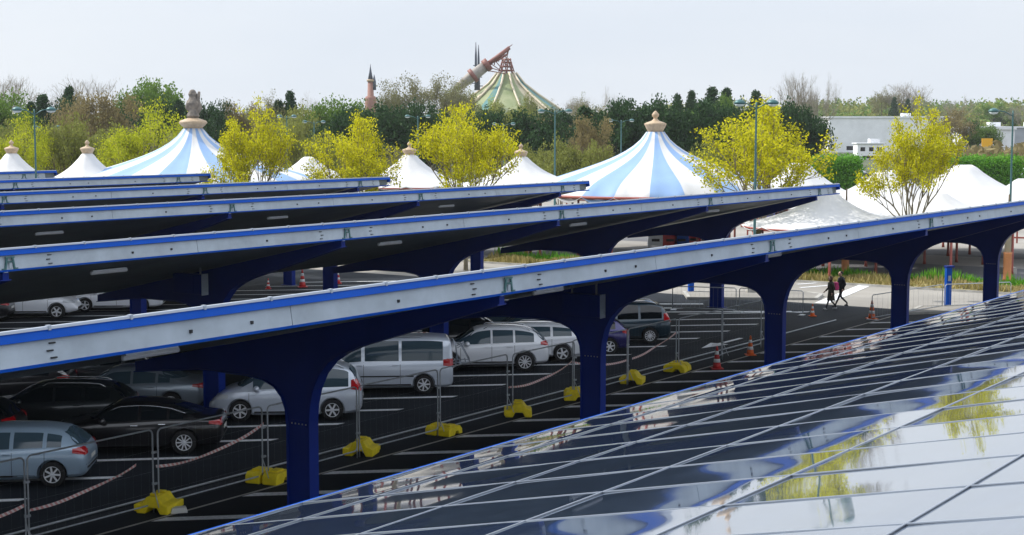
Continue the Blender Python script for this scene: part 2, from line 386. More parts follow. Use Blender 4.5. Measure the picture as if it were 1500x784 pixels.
def canopy(label, q, t0, t1, cols, end_hi=True, hs=0.0, cw=CW, fore=False, qrot=0.0):
    """local x = P with the high edge at 0, local y = D; root at the base of the middle column"""
    xs = -5.4 if not fore else -5.9
    tm = cols[len(cols) // 2]
    root = thing('solar_canopy', label, 'solar canopy', W(q + xs, tm), ROW_ANG + qrot, 'parallel rows of solar canopies over the car park')
    def off(o): o.location = (-xs, -tm, 0); return o
    # roof body (closed wedge) : soffit below, panels on top
    hi_t, hi_b = HTOP + hs, HBOT + hs
    lo_t, lo_b = hi_t - TB * cw, hi_b - TB * cw
    if not fore:
        mb = MB()
        mb.prism([(-.10, hi_t), (-cw, lo_t), (-cw, lo_t - .06), (-.10, hi_t - .06)], t0, t1, 0)
        off(mb.build('panel_field', M['solar_grid'], root))
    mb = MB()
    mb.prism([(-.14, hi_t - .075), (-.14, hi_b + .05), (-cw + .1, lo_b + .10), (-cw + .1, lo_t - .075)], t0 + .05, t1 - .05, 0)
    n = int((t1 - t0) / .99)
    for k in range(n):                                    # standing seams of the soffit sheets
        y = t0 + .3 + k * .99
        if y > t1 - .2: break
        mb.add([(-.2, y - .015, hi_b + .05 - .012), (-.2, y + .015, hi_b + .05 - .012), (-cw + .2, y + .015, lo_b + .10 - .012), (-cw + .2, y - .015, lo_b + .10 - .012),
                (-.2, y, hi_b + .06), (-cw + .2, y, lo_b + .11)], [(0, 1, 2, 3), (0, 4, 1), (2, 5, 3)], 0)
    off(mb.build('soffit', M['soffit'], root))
    # fascia gutter: face leans back slightly, open joint every bay
    mb = MB()
    ys = [t0] + [c + 5.925 for c in cols if t0 < c + 5.925 < t1 - 1] + [t1 - (.9 if not fore else 0)]
    for a, b in zip(ys[:-1], ys[1:]):
        mb.prism([(-.02, hi_t - .168), (.03, hi_b + .03), (-.13, hi_b + .03), (-.13, hi_t - .168)], a + .008, b - .008, 0)
    for c in cols:
        for dy in (-1.15, 1.15):
            for k in range(3):
                z = hi_b + .09 + k * .10; xx = .03 - (z - hi_b - .03) / .31 * .05 + .012
                mb.box((xx, c + dy + (.05 if k == 1 else 0) * (1 if dy < 0 else -1), z), (.03, .10, .020), 1)
        for dy in (3.7, 5.0, -3.4):
            if t0 < c + dy < t1: mb.box((.02, c + dy, hi_b + .17), (.03, .05, .05), 1)
    off(mb.build('gutter', [M['gutter'], M['dark']], root))
    # A-shaped brackets over the columns
    for c in cols:
        if not (t0 < c < t1): continue
        mb = MB()
        for s in (-1, 1):
            mb.box((.034, c + s * .10, hi_b + .18), (.03, .045, .27), 0, Matrix.Rotation(R(11 * s), 3, 'X'))
            mb.box((.034, c + s * .16, hi_b + .05), (.03, .12, .03), 0)
        mb.box((.036, c, hi_b + .21), (.03, .16, .03), 0); mb.box((.036, c, hi_b + .31), (.03, .26, .03), 0)
        mb.box((.03, c + .02, hi_b + .12), (.03, .08, .12), 1)
        off(mb.build('bracket', [M['teal_metal'], M['gutter']], root))
    mb = MB()                                             # blue flashing on top, thin blue lip below
    mb.prism([(.00, hi_t - .03), (.045, hi_t - .152), (-.10, hi_t - .152), (-.10, hi_t - .03)], t0, t1, 0)
    mb.prism([(.045, hi_b + .028), (.035, hi_b - .015), (-.16, hi_b - .02), (-.16, hi_b + .028)], t0, t1, 0)
    # end trims
    if not fore:
        for y, s in ((t1, 1), (t0, -1)):
            mb.prism([(.0, hi_t - .02), (.04, hi_b + .22), (-cw, lo_t - .30), (-cw, lo_t - .02)], y + s * .004, y + s * .05, 0)
    mb.prism([(-cw, lo_t - .01), (-cw, lo_t - .20), (-cw - .035, lo_t - .20), (-cw - .035, lo_t - .01)], t0, t1, 0)
    off(mb.build('flashing', M['blue_trim'], root))
    mb = MB()                                             # panel edge and clamps
    mb.prism([(.012, hi_t + .012), (.02, hi_t - .026), (-.06, hi_t - .026), (-.06, hi_t + .012)], t0, t1, 0)
    k = t0 + .7
    while k < t1 - .1:
        mb.box((-.01, k, hi_t + .012), (.06, .06, .034), 0); mb.box((.022, k, hi_t - .015), (.014, .045, .05), 0)
        k += 1.45
    off(mb.build('panel_clamps', M['alu'], root))
    for c in cols:
        mb = MB(); frame_mesh(mb, c, hs, xs); fr = off(mb.build('column_frame', M['blue'], root))
        bl = MB()
        bl.box((-.25, c, hi_b - .035), (.30, .10, .03), 0)
        o = bl.build('arm_fixing', M['alu'], fr)
        sb = MB(); sb.box((xs, c - .092, 2.66 + hs), (.50, .012, .16), 0)
        for kx in range(5): sb.box((xs - .2 + kx * .1, c - .102, 2.66 + hs), (.03, .018, .03), 1)
        sb.build('splice_plate', [M['blue'], M['galv']], fr)
    for c in cols:                                        # tube lamps under the soffit, mid-bay near the high edge
        y = c + 5.0
        if y > t1 - .5 or y < t0: y = c + 1.3
        if y > t1 - .4: continue
        sx = -2.3; sz = hi_b + .05 - TB * 2.2 - .10
        mb = MB()
        mb.tube([(sx, y - .62, sz), (sx, y - .6, sz), (sx, y + .6, sz), (sx, y + .62, sz)], [.03, .05, .05, .03], 8, 0)
        mb.box((sx, y, sz + .055), (.10, 1.15, .03), 1)
        off(mb.build('tube_lamp', [M['white'], M['galv']], root))
    return root
def cols_from(last, n, sp=11.85): return [last - sp * k for k in range(n)][::-1]
QA = -16.95
cA = canopy('nearest solar canopy behind the glossy panels, its long grey gutter crossing the picture', QA, -6, 75.4, cols_from(72.85, 7, 12.08))
cB = canopy('second solar canopy back, its pointed tip ending before the white tents', -29.25, -4, 72.45, cols_from(69.85, 7, 11.95), qrot=R(1.05))
cC = canopy('third solar canopy back, its end in front of the blue and white striped tent', -42.5, 4, 69.1, cols_from(66.5, 6))
cD = canopy('fourth solar canopy back, ending below the small white tents at mid picture', -55.5, 14, 68.5, cols_from(65.9, 5))
cE = canopy('fifth solar canopy back, ending below the leftmost large striped tent', -69.2, 24, 67.85, cols_from(65.2, 4))
cF = canopy('farthest and shortest showing solar canopy, only its tip in view at the left edge', -82.5, 34, 66.9, cols_from(64.3, 3))

# the canopy the camera looks across: its panels lie open to view
Q0, QW = -2.4, 11.35
FH = 4.04 + TB * QW - HTOP
cFore = canopy('foreground solar canopy with glossy dark panels reflecting the sky and trees', Q0, -4, 74, cols_from(66, 7), hs=FH, cw=QW, fore=True)
def panel_mesh(nx, ny, w_, l_, rng):
    pass
rng = np.random.default_rng(11)
qs = [-13.68, -12.36, -10.24, -8.15, -6.03, -3.84, -2.45]
tts = np.arange(.5 - 1.45 * 3, 74, 1.45)
plist = []
for qi in range(len(qs) - 1):
    for t in tts[:-1]:
        plist.append((qs[qi], qs[qi + 1], t, t + 1.45))
def add_panel(mb, q0, q1, t0, t1, ref):
    """one framed panel: aluminium frame, slightly bowed glass (curvature strongest by the long ends)"""
    g = .003; q0 += g; q1 -= g; t0 += g; t1 -= g
    a = rng.normal(.0042, .0028); b_ = rng.normal(0, .0035); bow = abs(rng.normal(.0045, .003)); end = rng.uniform(.002, .007)
    def z(q, t): return 4.04 + TB * (q + 13.75)
    def P(q, t, dz):
        v = Vector((q - ref[0], t - ref[1], z(q, t) + dz)); return v
    fw = .007
    # frame top ring + skirt
    o = [P(q0, t0, .0), P(q1, t0, .0), P(q1, t1, .0), P(q0, t1, .0)]
    i_ = [P(q0 + fw, t0 + fw, .0), P(q1 - fw, t0 + fw, .0), P(q1 - fw, t1 - fw, .0), P(q0 + fw, t1 - fw, .0)]
    lo = [p + Vector((0, 0, -.045)) for p in o]
    li = [p + Vector((0, 0, -.010)) for p in i_]
    vs = o + i_ + lo + li; fs = []
    for k in range(4):
        j = (k + 1) % 4
        fs += [(k, j, 4 + j, 4 + k), (k, 8 + k, 8 + j, j), (4 + k, 4 + j, 12 + j, 12 + k)]
    mb.add(vs, fs, 1)
    NX, NY = 10, 6; vs = []; fs = []
    for ix in range(NX + 1):
        for iy in range(NY + 1):
            u = ix / NX; v_ = iy / NY
            q = q0 + fw + (q1 - q0 - 2 * fw) * u; t = t0 + fw + (t1 - t0 - 2 * fw) * v_
            U = 2 * u - 1; V = 2 * v_ - 1
            dz = -.0035 + a * (U - .5) + b_ * V * .4 - bow * (1 - U * U) * (1 - .5 * V * V) - end * (U ** 6)
            vs.append(P(q, t, dz))
    for ix in range(NX):
        for iy in range(NY):
            k = ix * (NY + 1) + iy; fs.append((k, k + NY + 1, k + NY + 2, k + 1))
    mb.add(vs, fs, 0, True)
vis = []
for p in plist:
    c = W((p[0] + p[1]) / 2, (p[2] + p[3]) / 2, 5)
    if c.y < 4: continue
    px = CX + F_PX * c.x / c.y; py = 190 + F_PX * (9 - 5) / c.y
    on = 0 < px < 1500 and py < 900
    vis.append((-(1 if on else 0), c.length, p))
vis.sort(key=lambda e: (e[0], e[1]))
near = [e[2] for e in vis[:100]]; rest = [e[2] for e in vis[100:]] + [p for p in plist if W((p[0] + p[1]) / 2, (p[2] + p[3]) / 2).y < 4]
for p in near:
    ref = ((p[0] + p[1]) / 2, (p[2] + p[3]) / 2)
    mb = MB(); add_panel(mb, *p, ref)
    o = mb.build('solar_panel', [M['solar'], M['alu']], cFore)
    o.location = (ref[0] - (Q0 - 5.9), ref[1] - cols_from(66, 7)[3], 0)
mb = MB()
for p in rest: add_panel(mb, *p, (0, 0))
o = mb.build('solar_panel', [M['solar'], M['alu']], cFore); o['kind'] = 'stuff'
o.location = (-(Q0 - 5.9), -cols_from(66, 7)[3], 0)
# blue cabinets hung beside columns
def cabinet(q, t, h, lab):
    root = thing('inverter_cabinet', lab, 'cabinet', W(q, t, h), ROW_ANG, 'inverter cabinets hung under the canopies')
    mb = MB(); mb.box((0, 0, .32), (1.25, .30, .62)); mb.build('housing', M['blue'], root, bevel=.015)
    mb = MB(); mb.box((-.1, -.158, .32), (.80, .014, .54)); mb.build('door', M['blue'], root)
    mb = MB(); mb.box((.635, 0, .32), (.018, .27, .66)); mb.box((.65, .05, .15), (.05, .06, .10)); mb.build('end_plate', M['gutter'], root)
    for dx in (-.4, .4):
        mb = MB(); mb.box((dx, .05, .80), (.04, .04, .36)); mb.build('hanger', M['galv'], root)
cabinet(QA - 5.55, 36.61 - .30, 3.80, 'blue inverter cabinet hung on the second column above the white estate car')
cabinet(-34.9, 33.3, 3.95, 'blue inverter cabinet hung under the second canopy, left of the traffic cones')
# ---------------------------------------------------------------- cars
def pch(xs, ys, x):
    xs = np.array(xs, float); ys = np.array(ys, float); h = np.diff(xs); d = np.diff(ys) / h
    m = np.zeros(len(xs)); m[0] = d[0]; m[-1] = d[-1]
    for i in range(1, len(xs) - 1):
        if d[i - 1] * d[i] > 0: m[i] = 2 * d[i - 1] * d[i] / (d[i - 1] + d[i])
    k = np.clip(np.searchsorted(xs, x) - 1, 0, len(xs) - 2); t = (x - xs[k]) / h[k]
    return ((1 + 2 * t) * (1 - t) ** 2 * ys[k] + t * (1 - t) ** 2 * h[k] * m[k] + t * t * (3 - 2 * t) * ys[k + 1] + t * t * (t - 1) * h[k] * m[k + 1])
CARS = {
 'hatch': dict(L=4.42, wr=.85, wf=3.52, r=.325, st=[
  (0, .42, .70, .75, .62, .52), (.04, .33, .80, .92, .78, .64), (.12, .28, .90, 1.02, .86, .66), (.36, .25, .97, 1.25, .895, .62), (.70, .25, .985, 1.42, .90, .60),
  (1.3, .22, .975, 1.49, .90, .60), (2.1, .20, .95, 1.50, .90, .60), (2.6, .20, .93, 1.44, .90, .59), (3.0, .20, .91, 1.23, .90, .63), (3.38, .2, .89, 1.00, .90, .72),
  (3.6, .22, .86, .94, .89, .74), (4.05, .24, .76, .83, .84, .70), (4.3, .28, .62, .69, .74, .60), (4.42, .36, .50, .56, .56, .45)],
  wins=[(.62, .98), (1.08, 1.80), (1.90, 3.02)], rw=(1.03, 1.38), fw=(1.0, 1.40), lamp=(.80, 1.0), hd=(.62, .76)),
 'sedan': dict(L=4.83, wr=1.03, wf=3.79, r=.345, st=[
  (0, .42, .78, .84, .64, .54), (.05, .34, .88, .98, .80, .68), (.15, .28, .93, 1.05, .87, .70), (.60, .24, .96, 1.11, .91, .68), (1.0, .24, .97, 1.25, .92, .62),
  (1.5, .22, .97, 1.40, .92, .59), (2.2, .20, .95, 1.47, .92, .59), (2.75, .20, .93, 1.45, .92, .59), (3.2, .20, .92, 1.27, .92, .61), (3.65, .20, .90, 1.02, .92, .72),
  (4.4, .24, .80, .88, .86, .72), (4.72, .30, .64, .70, .74, .60), (4.83, .38, .50, .56, .56, .45)],
  wins=[(1.05, 1.42), (1.5, 2.2), (2.28, 3.35)], rw=(1.12, 1.38), fw=(1.02, 1.38), lamp=(.80, .96), hd=(.62, .78)),
 'wagon': dict(L=4.78, wr=.98, wf=3.76, r=.34, st=[
  (0, .42, .78, .84, .64, .54), (.05, .34, .88, 1.0, .80, .68), (.14, .28, .94, 1.08, .87, .68), (.40, .25, .98, 1.28, .90, .63), (.75, .24, .98, 1.42, .91, .61),
  (1.5, .22, .97, 1.48, .91, .61), (2.2, .20, .95, 1.49, .91, .60), (2.75, .20, .93, 1.45, .91, .59), (3.2, .20, .92, 1.27, .91, .61), (3.65, .20, .90, 1.02, .91, .72),
  (4.35, .24, .80, .88, .86, .72), (4.66, .30, .64, .70, .74, .60), (4.78, .38, .50, .56, .56, .45)],
  wins=[(.62, 1.35), (1.45, 2.2), (2.28, 3.35)], rw=(1.08, 1.38), fw=(1.02, 1.38), lamp=(.82, 1.0), hd=(.62, .78)),
 'mpv': dict(L=4.73, wr=.92, wf=3.75, r=.335, st=[
  (0, .42, .80, .86, .64, .54), (.05, .34, .94, 1.06, .82, .68), (.12, .28, 1.0, 1.20, .88, .68), (.28, .25, 1.03, 1.48, .91, .65), (.52, .22, 1.03, 1.66, .92, .65),
  (1.0, .20, 1.02, 1.73, .92, .65), (2.2, .20, 1.0, 1.75, .92, .64), (2.85, .20, .98, 1.66, .92, .62), (3.4, .20, .96, 1.36, .92, .64), (3.85, .20, .94, 1.08, .92, .72),
  (4.15, .22, .88, .98, .90, .72), (4.5, .28, .72, .79, .82, .66), (4.73, .36, .50, .57, .58, .46)],
  wins=[(.42, 1.32), (1.42, 2.3), (2.4, 3.35)], rw=(1.10, 1.60), fw=(1.08, 1.62), lamp=(.92, 1.28), hd=(.68, .86)),
 'van': dict(L=4.89, wr=1.0, wf=4.0, r=.335, st=[
  (0, .40, 1.02, 1.20, .80, .70), (.04, .32, 1.10, 1.62, .90, .76), (.10, .28, 1.12, 1.82, .93, .78), (.25, .25, 1.12, 1.91, .95, .78), (1.0, .24, 1.12, 1.955, .95, .78),
  (3.0, .24, 1.12, 1.94, .95, .77), (3.35, .24, 1.10, 1.86, .95, .76), (3.85, .24, 1.06, 1.50, .95, .75), (4.28, .24, 1.0, 1.14, .93, .76), (4.6, .28, .84, .94, .90, .74),
  (4.82, .32, .62, .70, .80, .66), (4.89, .38, .50, .56, .66, .55)],
  wins=[(.35, 1.75), (1.85, 3.0), (3.12, 3.95)], rw=(1.18, 1.74), fw=(1.15, 1.78), lamp=(.92, 1.22), hd=(.66, .86)),
 'suv': dict(L=4.65, wr=.92, wf=3.73, r=.37, st=[
  (0, .45, .84, .90, .64, .54), (.06, .38, .98, 1.08, .82, .68), (.15, .34, 1.03, 1.17, .88, .68), (.42, .32, 1.07, 1.42, .92, .63), (.75, .30, 1.07, 1.58, .94, .61),
  (1.4, .28, 1.06, 1.66, .94, .61), (2.1, .28, 1.04, 1.67, .94, .61), (2.65, .28, 1.02, 1.61, .94, .60), (3.1, .28, 1.0, 1.37, .94, .64), (3.5, .28, .98, 1.14, .94, .73),
  (4.1, .30, .90, .99, .90, .74), (4.45, .34, .74, .81, .80, .65), (4.65, .40, .52, .60, .60, .46)],
  wins=[(.58, 1.28), (1.36, 2.12), (2.2, 3.2)], rw=(1.16, 1.53), fw=(1.12, 1.56), lamp=(.95, 1.14), hd=(.74, .90)),
}
def paintmat(name, col, metal=.5, rough=.32): return mat(name, col, rough, metal=metal, coat=1.0)
def ring(st):
    x, zb, zs, zt, w_, wt = st; g = zt - zs
    return [(0, zb), (w_ * .86, zb), (w_ * .965, zb + .08), (w_ * 1.0, zb * .55 + zs * .45), (w_ * .995, zb * .3 + zs * .7), (w_ * .965, zs - .025), (w_ * .945, zs + .004),
            ((w_ * .945 + wt) / 2 + .02 * (g > .2), (zs + zt) / 2), (wt + .012, zt - min(.10, g * .45)), (wt * .94, zt - min(.045, g * .25)), (wt * .7, zt - min(.012, g * .1)), (wt * .35, zt - .002), (0, zt)]
def body_mesh(sp):
    st = sp['st']; xs = [s[0] for s in st]; L = sp['L']
    xx = np.unique(np.concatenate([np.array([0, .015, .04, .08, .13, .2, .28]), np.linspace(.36, L - .35, 40), np.array([L - .25, L - .16, L - .09, L - .04, L - .01, L])]))
    rows = []
    for x in xx: rows.append([x] + [float(pch(xs, [s[k] for s in st], x)) for k in range(1, 6)])
    vs = []; fs = []; n = 0
    for r_ in rows:
        h = ring(r_); full = h + [(-y, z) for y, z in h[-2:0:-1]]; n = len(full)
        for y, z in full: vs.append((r_[0] - L / 2, y, z))
    for i in range(len(rows) - 1):
        for k in range(n):
            fs.append((i * n + k, (i + 1) * n + k, (i + 1) * n + (k + 1) % n, i * n + (k + 1) % n))
    fs += [tuple(range(n))[::-1][::-1], tuple(range((len(rows) - 1) * n, len(rows) * n))[::-1]]
    return vs, fs
BODY = {}
def get_body(kind):
    if kind in BODY: return BODY[kind]
    sp = CARS[kind]; vs, fs = body_mesh(sp)
    bvh = BVHTree.FromPolygons([Vector(v) for v in vs], fs)
    me = bpy.data.meshes.new('car_body'); me.from_pydata(vs, [], fs)
    bm = bmesh.new(); bm.from_mesh(me); bmesh.ops.recalc_face_normals(bm, faces=bm.faces); bm.to_mesh(me); bm.free()
    o = bpy.data.objects.new('tmp', me); COL.objects.link(o)
    cutters = []
    for x in (sp['wr'], sp['wf']):
        for s in (-1, 1):
            cb = bmesh.new()
            mt = Matrix.Translation((x - sp['L'] / 2, s * .90, sp['r'] + .02)) @ Matrix.Rotation(math.pi / 2, 4, 'X')
            bmesh.ops.create_cone(cb, cap_ends=True, segments=36, radius1=sp['r'] + .055, radius2=sp['r'] + .055, depth=.52, matrix=mt)
            bmesh.ops.recalc_face_normals(cb, faces=cb.faces)
            cm = bpy.data.meshes.new('cut'); cb.to_mesh(cm); cb.free()
            co = bpy.data.objects.new('cut', cm); COL.objects.link(co); cutters.append(co)
            md = o.modifiers.new('b', 'BOOLEAN'); md.operation = 'DIFFERENCE'; md.solver = 'EXACT'; md.object = co
    dg = bpy.context.evaluated_depsgraph_get(); dg.update()
    res = bpy.data.meshes.new_from_object(o.evaluated_get(dg)); res.name = 'body_' + kind
    for c in cutters + [o]: bpy.data.objects.remove(c)
    for p in res.polygons: p.use_smooth = True
    res.set_sharp_from_angle(angle=R(38))
    BODY[kind] = (res, bvh); return BODY[kind]
def patch(bvh, bot, top, axis, nx=10, nz=5, off=.006):
    """surface patch between two polylines; axis 'y+','y-' project from the sides, 'r' from behind, 'f' from the front"""
    def samp(pl, u):
        xs = [p[0] for p in pl]; return float(np.interp(u, xs, [p[1] for p in pl]))
    x0, x1 = bot[0][0], bot[-1][0]; X0, X1 = top[0][0], top[-1][0]
    vs = []; fs = []; ok = []
    for i in range(nx + 1):
        u = i / nx
        xb = x0 + (x1 - x0) * u; xt = X0 + (X1 - X0) * u
        zb = samp(bot, xb); zt = samp(top, xt)
        for j in range(nz + 1):
            a = xb + (xt - xb) * j / nz; z = zb + (zt - zb) * j / nz
            if axis == 'y+': o_, d_ = Vector((a, 3, z)), Vector((0, -1, 0))
            elif axis == 'y-': o_, d_ = Vector((a, -3, z)), Vector((0, 1, 0))
            elif axis == 'r': o_, d_ = Vector((-5, a, z)), Vector((1, 0, 0))
            elif axis == 'f': o_, d_ = Vector((5, a, z)), Vector((-1, 0, 0))
            h = bvh.ray_cast(o_, d_)
            if h[0] is None: vs.append(o_ + d_ * 2.1); ok.append(False)
            else:
                n = h[1]
                if n.dot(d_) > 0: n = -n
                vs.append(h[0] + n * off); ok.append(True)
    for i in range(nx):
        for j in range(nz):
            k = i * (nz + 1) + j; q = (k, k + nz + 1, k + nz + 2, k + 1)
            if all(ok[a] for a in q): fs.append(q)
    return vs, fs
RIMS = {}
def wheel_meshes(r, spokes, colname='rim'):
    key = (r, spokes, colname)
    if key in RIMS: return RIMS[key]
    mt = Matrix.Rotation(math.pi / 2, 4, 'X')             # lathe axis z -> y
    t = MB(); ri = r * .66
    t.lathe([(ri, -.10), (r * .93, -.105), (r, -.07), (r, .07), (r * .93, .105), (ri, .10)], 28, 0, mt, True, False)
    tm = t.build('wheel', M['tyre']); a = tm.data; bpy.data.objects.remove(tm)
    g = MB()
    g.lathe([(ri - .005, -.03), (ri - .005, .03)], 28, 1, mt, False); g.lathe([(ri - .004, -.10), (ri - .004, .10)], 28, 1, mt, True, False)
    for s in (-1, 1):
        # rim lip ring
        pts = [(math.cos(k / 24 * 2 * math.pi) * (ri - .008), s * .085, math.sin(k / 24 * 2 * math.pi) * (ri - .008)) for k in range(24)]
        g.tube(pts, .014, 5, 0, True)
        for k in range(spokes):
            an = 2 * math.pi * k / spokes
            wd = .62 / spokes * r * 1.6
            rot = Matrix.Rotation(-an, 3, 'Y')
            g.box(rot @ Vector((ri * .52, s * .080, 0)), (ri * .90, .022, wd), 0, rot)
        g.lathe([(ri * .22, -.012), (ri * .22, .010), (ri * .10, .016)] if s < 0 else [(ri * .10, -.016), (ri * .22, -.010), (ri * .22, .012)], 12, 0, Matrix.Translation((0, s * .088, 0)) @ mt)
    gm = g.build('rim', [M[colname], M['dark']]); b = gm.data; bpy.data.objects.remove(gm)
    RIMS[key] = (a, b); return RIMS[key]
def car(kind, paint, label, loc, rz, name, cat='car', spokes=5, rails=False, chrome=False, rack=False, group='cars parked under the solar canopies',
        glass='glass_reflect_tint', roofglass=False, trim=None, grp=True):
    sp = CARS[kind]; L = sp['L']; me, bvh = get_body(kind)
    root = thing(name, label, cat, loc, rz, group)
    bme = me.copy(); bme.materials.clear(); bme.materials.append(paint)
    b = bpy.data.objects.new('body', bme); COL.objects.link(b); b.parent = root
    sts = sp['st']; xs = [s[0] for s in sts]
    def par(k, x): return float(pch(xs, [s[k] for s in sts], x))
    # dark under-tray and wheel wells
    u = MB(); u.box((0, 0, .42), (L - .9, 1.25, .42)); u.build('underbody', M['dark'], root)
    # side windows
    for s, ax in ((1, 'y+'), (-1, 'y-')):
        mb = MB()
        for (a, c) in sp['wins']:
            N = 12; bot = []; top = []
            for i in range(N + 1):
                x = a + (c - a) * i / N; zb = par(2, x) + .035; zt = par(3, x) - .125
                if zt < zb + .012: zt = zb + .012
                bot.append((x - L / 2, zb)); top.append((x - L / 2, zt))
            vs, fs = patch(bvh, bot, top, ax, 14, 5, .007); mb.add(vs, fs, 0, True)
        mb.build('side_windows', M[glass], root)
        # seams: doors, sill trim, arches
        mb = MB()
        ws = sp['wins']; zlo = par(1, L / 2) + .13
        for xx in (ws[1][0] - .05, ws[1][1] + .04, ws[2][1] + .12):
            vs, fs = patch(bvh, [(xx - L / 2 - .006, zlo), (xx - L / 2 + .006, zlo)], [(xx - L / 2 - .006, par(2, xx)), (xx - L / 2 + .006, par(2, xx))], ax, 1, 8, .003); mb.add(vs, fs)
        vs, fs = patch(bvh, [(sp['wr'] + sp['r'] + .1 - L / 2, zlo - .05), (sp['wf'] - sp['r'] - .1 - L / 2, zlo - .05)], [(sp['wr'] + sp['r'] + .1 - L / 2, zlo - .005), (sp['wf'] - sp['r'] - .1 - L / 2, zlo - .005)], ax, 12, 1, .004)
        mb.add(vs, fs)
        mb.build('seams', M['seam'], root)
        for xx in (ws[1][0] + .12, ws[1][1] + .18):
            h = bvh.ray_cast(Vector((xx - L / 2, s * 3, par(2, xx) - .10)), Vector((0, -s, 0)))
            if h[0]:
                hb = MB(); hb.box(h[0] + Vector((0, s * .02, 0)), (.20, .035, .035)); hb.build('door_handle', M['chrome'] if chrome else paint, root, bevel=.01)
        # mirror
        xm = ws[2][1] - .12; mb = MB(); h = bvh.ray_cast(Vector((xm - L / 2, s * 3, par(2, xm) + .02)), Vector((0, -s, 0)))
        if h[0]:
            mb.lathe([(.02, -.11), (.085, -.07), (.10, 0), (.085, .07), (.02, .11)], 10, 0, Matrix.Translation(h[0] + Vector((0, s * .15, .06))) @ Matrix.Rotation(math.pi / 2, 4, 'X'))
            mb.box(h[0] + Vector((0, s * .05, .01)), (.05, .14, .03), 0)
            mb.build('wing_mirror', paint, root)
        # tail lamp wrapping the corner
        z0, z1 = sp['lamp']; mb = MB()
        for a, c, axx in ((-L / 2 + .04, -L / 2 + .34, ax),):
            vs, fs = patch(bvh, [(a, z0 + .02), (c, z0 + .07)], [(a, z1), (c, z1 - .02)], axx, 8, 4, .010); mb.add(vs, fs, 0, True)
        wy = par(4, .06)
        ya, yb = s * wy * .62, s * wy * .97
        bt = sorted([(ya, z0 + .02), (yb, z0)]); tp = sorted([(ya, z1 - .02), (yb, z1)])
        tl = mb.build('tail_lamp', M['tail'], root); mb = MB()
        vs, fs = patch(bvh, bt, tp, 'r', 8, 4, .010); mb.add(vs, fs, 0, True); mb.build('lamp_lens', M['tail'], tl)
        # head lamp
        z0, z1 = sp['hd']; mb = MB()
        vs, fs = patch(bvh, [(L / 2 - .62, z0 + .06), (L / 2 - .18, z0)], [(L / 2 - .62, z1), (L / 2 - .18, z1 - .03)], ax, 8, 4, .010); mb.add(vs, fs, 0, True)
        bt = sorted([(s * .40, z0), (s * .74, z0)]); tp = sorted([(s * .40, z1 - .04), (s * .74, z1 - .02)])
        hl = mb.build('head_lamp', M['head'], root); mb = MB()
        vs, fs = patch(bvh, bt, tp, 'f', 8, 4, .010); mb.add(vs, fs, 0, True); mb.build('lamp_lens', M['head'], hl)
        if chrome:
            pts = []
            for i in range(25):
                x = ws[0][0] - .05 + (ws[2][1] - .25 - ws[0][0]) * i / 24; z = max(par(3, x) - .115, par(2, x) + .03)
                h = bvh.ray_cast(Vector((x - L / 2, s * 3, z)), Vector((0, -s, 0)))
                if h[0]: pts.append(h[0] + Vector((0, s * .01, 0)))
            mb = MB(); mb.tube(pts, .012, 5, 0); mb.build('window_trim', M['chrome'], root)
        if rails:
            pts = []
            xa, xb = ws[0][0] + .15, ws[2][1] - .75
            for i in range(13):
                x = xa + (xb - xa) * i / 12; y = s * (par(5, x) - .02); lift = .055 if 0 < i < 12 else -.02
                pts.append((x - L / 2, y, par(3, x) - .045 + lift))
            mb = MB(); mb.tube(pts, .016, 6, 0); mb.build('roof_rail', M['chrome'], root)
        # wheels
        for x in (sp['wr'], sp['wf']):
            a_, b_ = wheel_meshes(sp['r'], spokes)
            wo = bpy.data.objects.new('wheel', a_); COL.objects.link(wo); wo.parent = root; wo.location = (x - L / 2, s * (par(4, L / 2) - .13), sp['r'] + .005)
            wo.rotation_euler = (0, random.uniform(0, 1.2), 0)
            ro = bpy.data.objects.new('rim', b_); COL.objects.link(ro); ro.parent = wo
    # windscreens
    z0, z1 = sp['rw']; w0 = par(4, .5) * .80; w1 = par(5, 1.2) * .86
    mb = MB(); vs, fs = patch(bvh, [(-w0, z0), (0, z0 - .02), (w0, z0)], [(-w1, z1 - .03), (0, z1), (w1, z1 - .03)], 'r', 14, 8, .007); mb.add(vs, fs, 0, True)
    mb.build('rear_window', M[glass], root)
    z0, z1 = sp['fw']; w0 = par(4, L - 1.2) * .84; w1 = par(5, 2.6) * .93
    mb = MB(); vs, fs = patch(bvh, [(-w0, z0), (0, z0 - .02), (w0, z0)], [(-w1, z1 - .04), (0, z1), (w1, z1 - .04)], 'f', 14, 8, .007); mb.add(vs, fs, 0, True)
    mb.build('windscreen', M[glass], root)
    # plates, rear seam, badge, lower bumper grille
    mb = MB(); vs, fs = patch(bvh, [(-.26, .62), (.26, .62)], [(-.26, .73), (.26, .73)], 'r', 4, 2, .012); mb.add(vs, fs); mb.build('number_plate', M['plate'], root)
    mb = MB()
    vs, fs = patch(bvh, [(-.74, .55), (.74, .55)], [(-.74, .562), (.74, .562)], 'r', 10, 1, .004); mb.add(vs, fs)
    vs, fs = patch(bvh, [(-.5, .42), (.5, .42)], [(-.5, .55), (.5, .55)], 'f', 8, 3, .006); mb.add(vs, fs)
    vs, fs = patch(bvh, [(-.66, .44), (.66, .44)], [(-.66, .50), (.66, .50)], 'r', 8, 2, .006); mb.add(vs, fs)
    mb.build('bumper_trim', M['seam'], root)
    return root
def place_by_wheel(kind, px, py, ang):                    # ground contact of the near rear wheel surveyed at (px,py)
    sp = CARS[kind]; p = G(px, py)
    rz = math.pi + ang                                    # nose to the left
    lx = sp['wr'] - sp['L'] / 2; ly = .85                 # nose left: its own left side (y+) faces the camera
    c, s = math.cos(rz), math.sin(rz)
    return Vector((p.x - (c * lx - s * ly), p.y - (s * lx + c * ly), 0.012)), rz
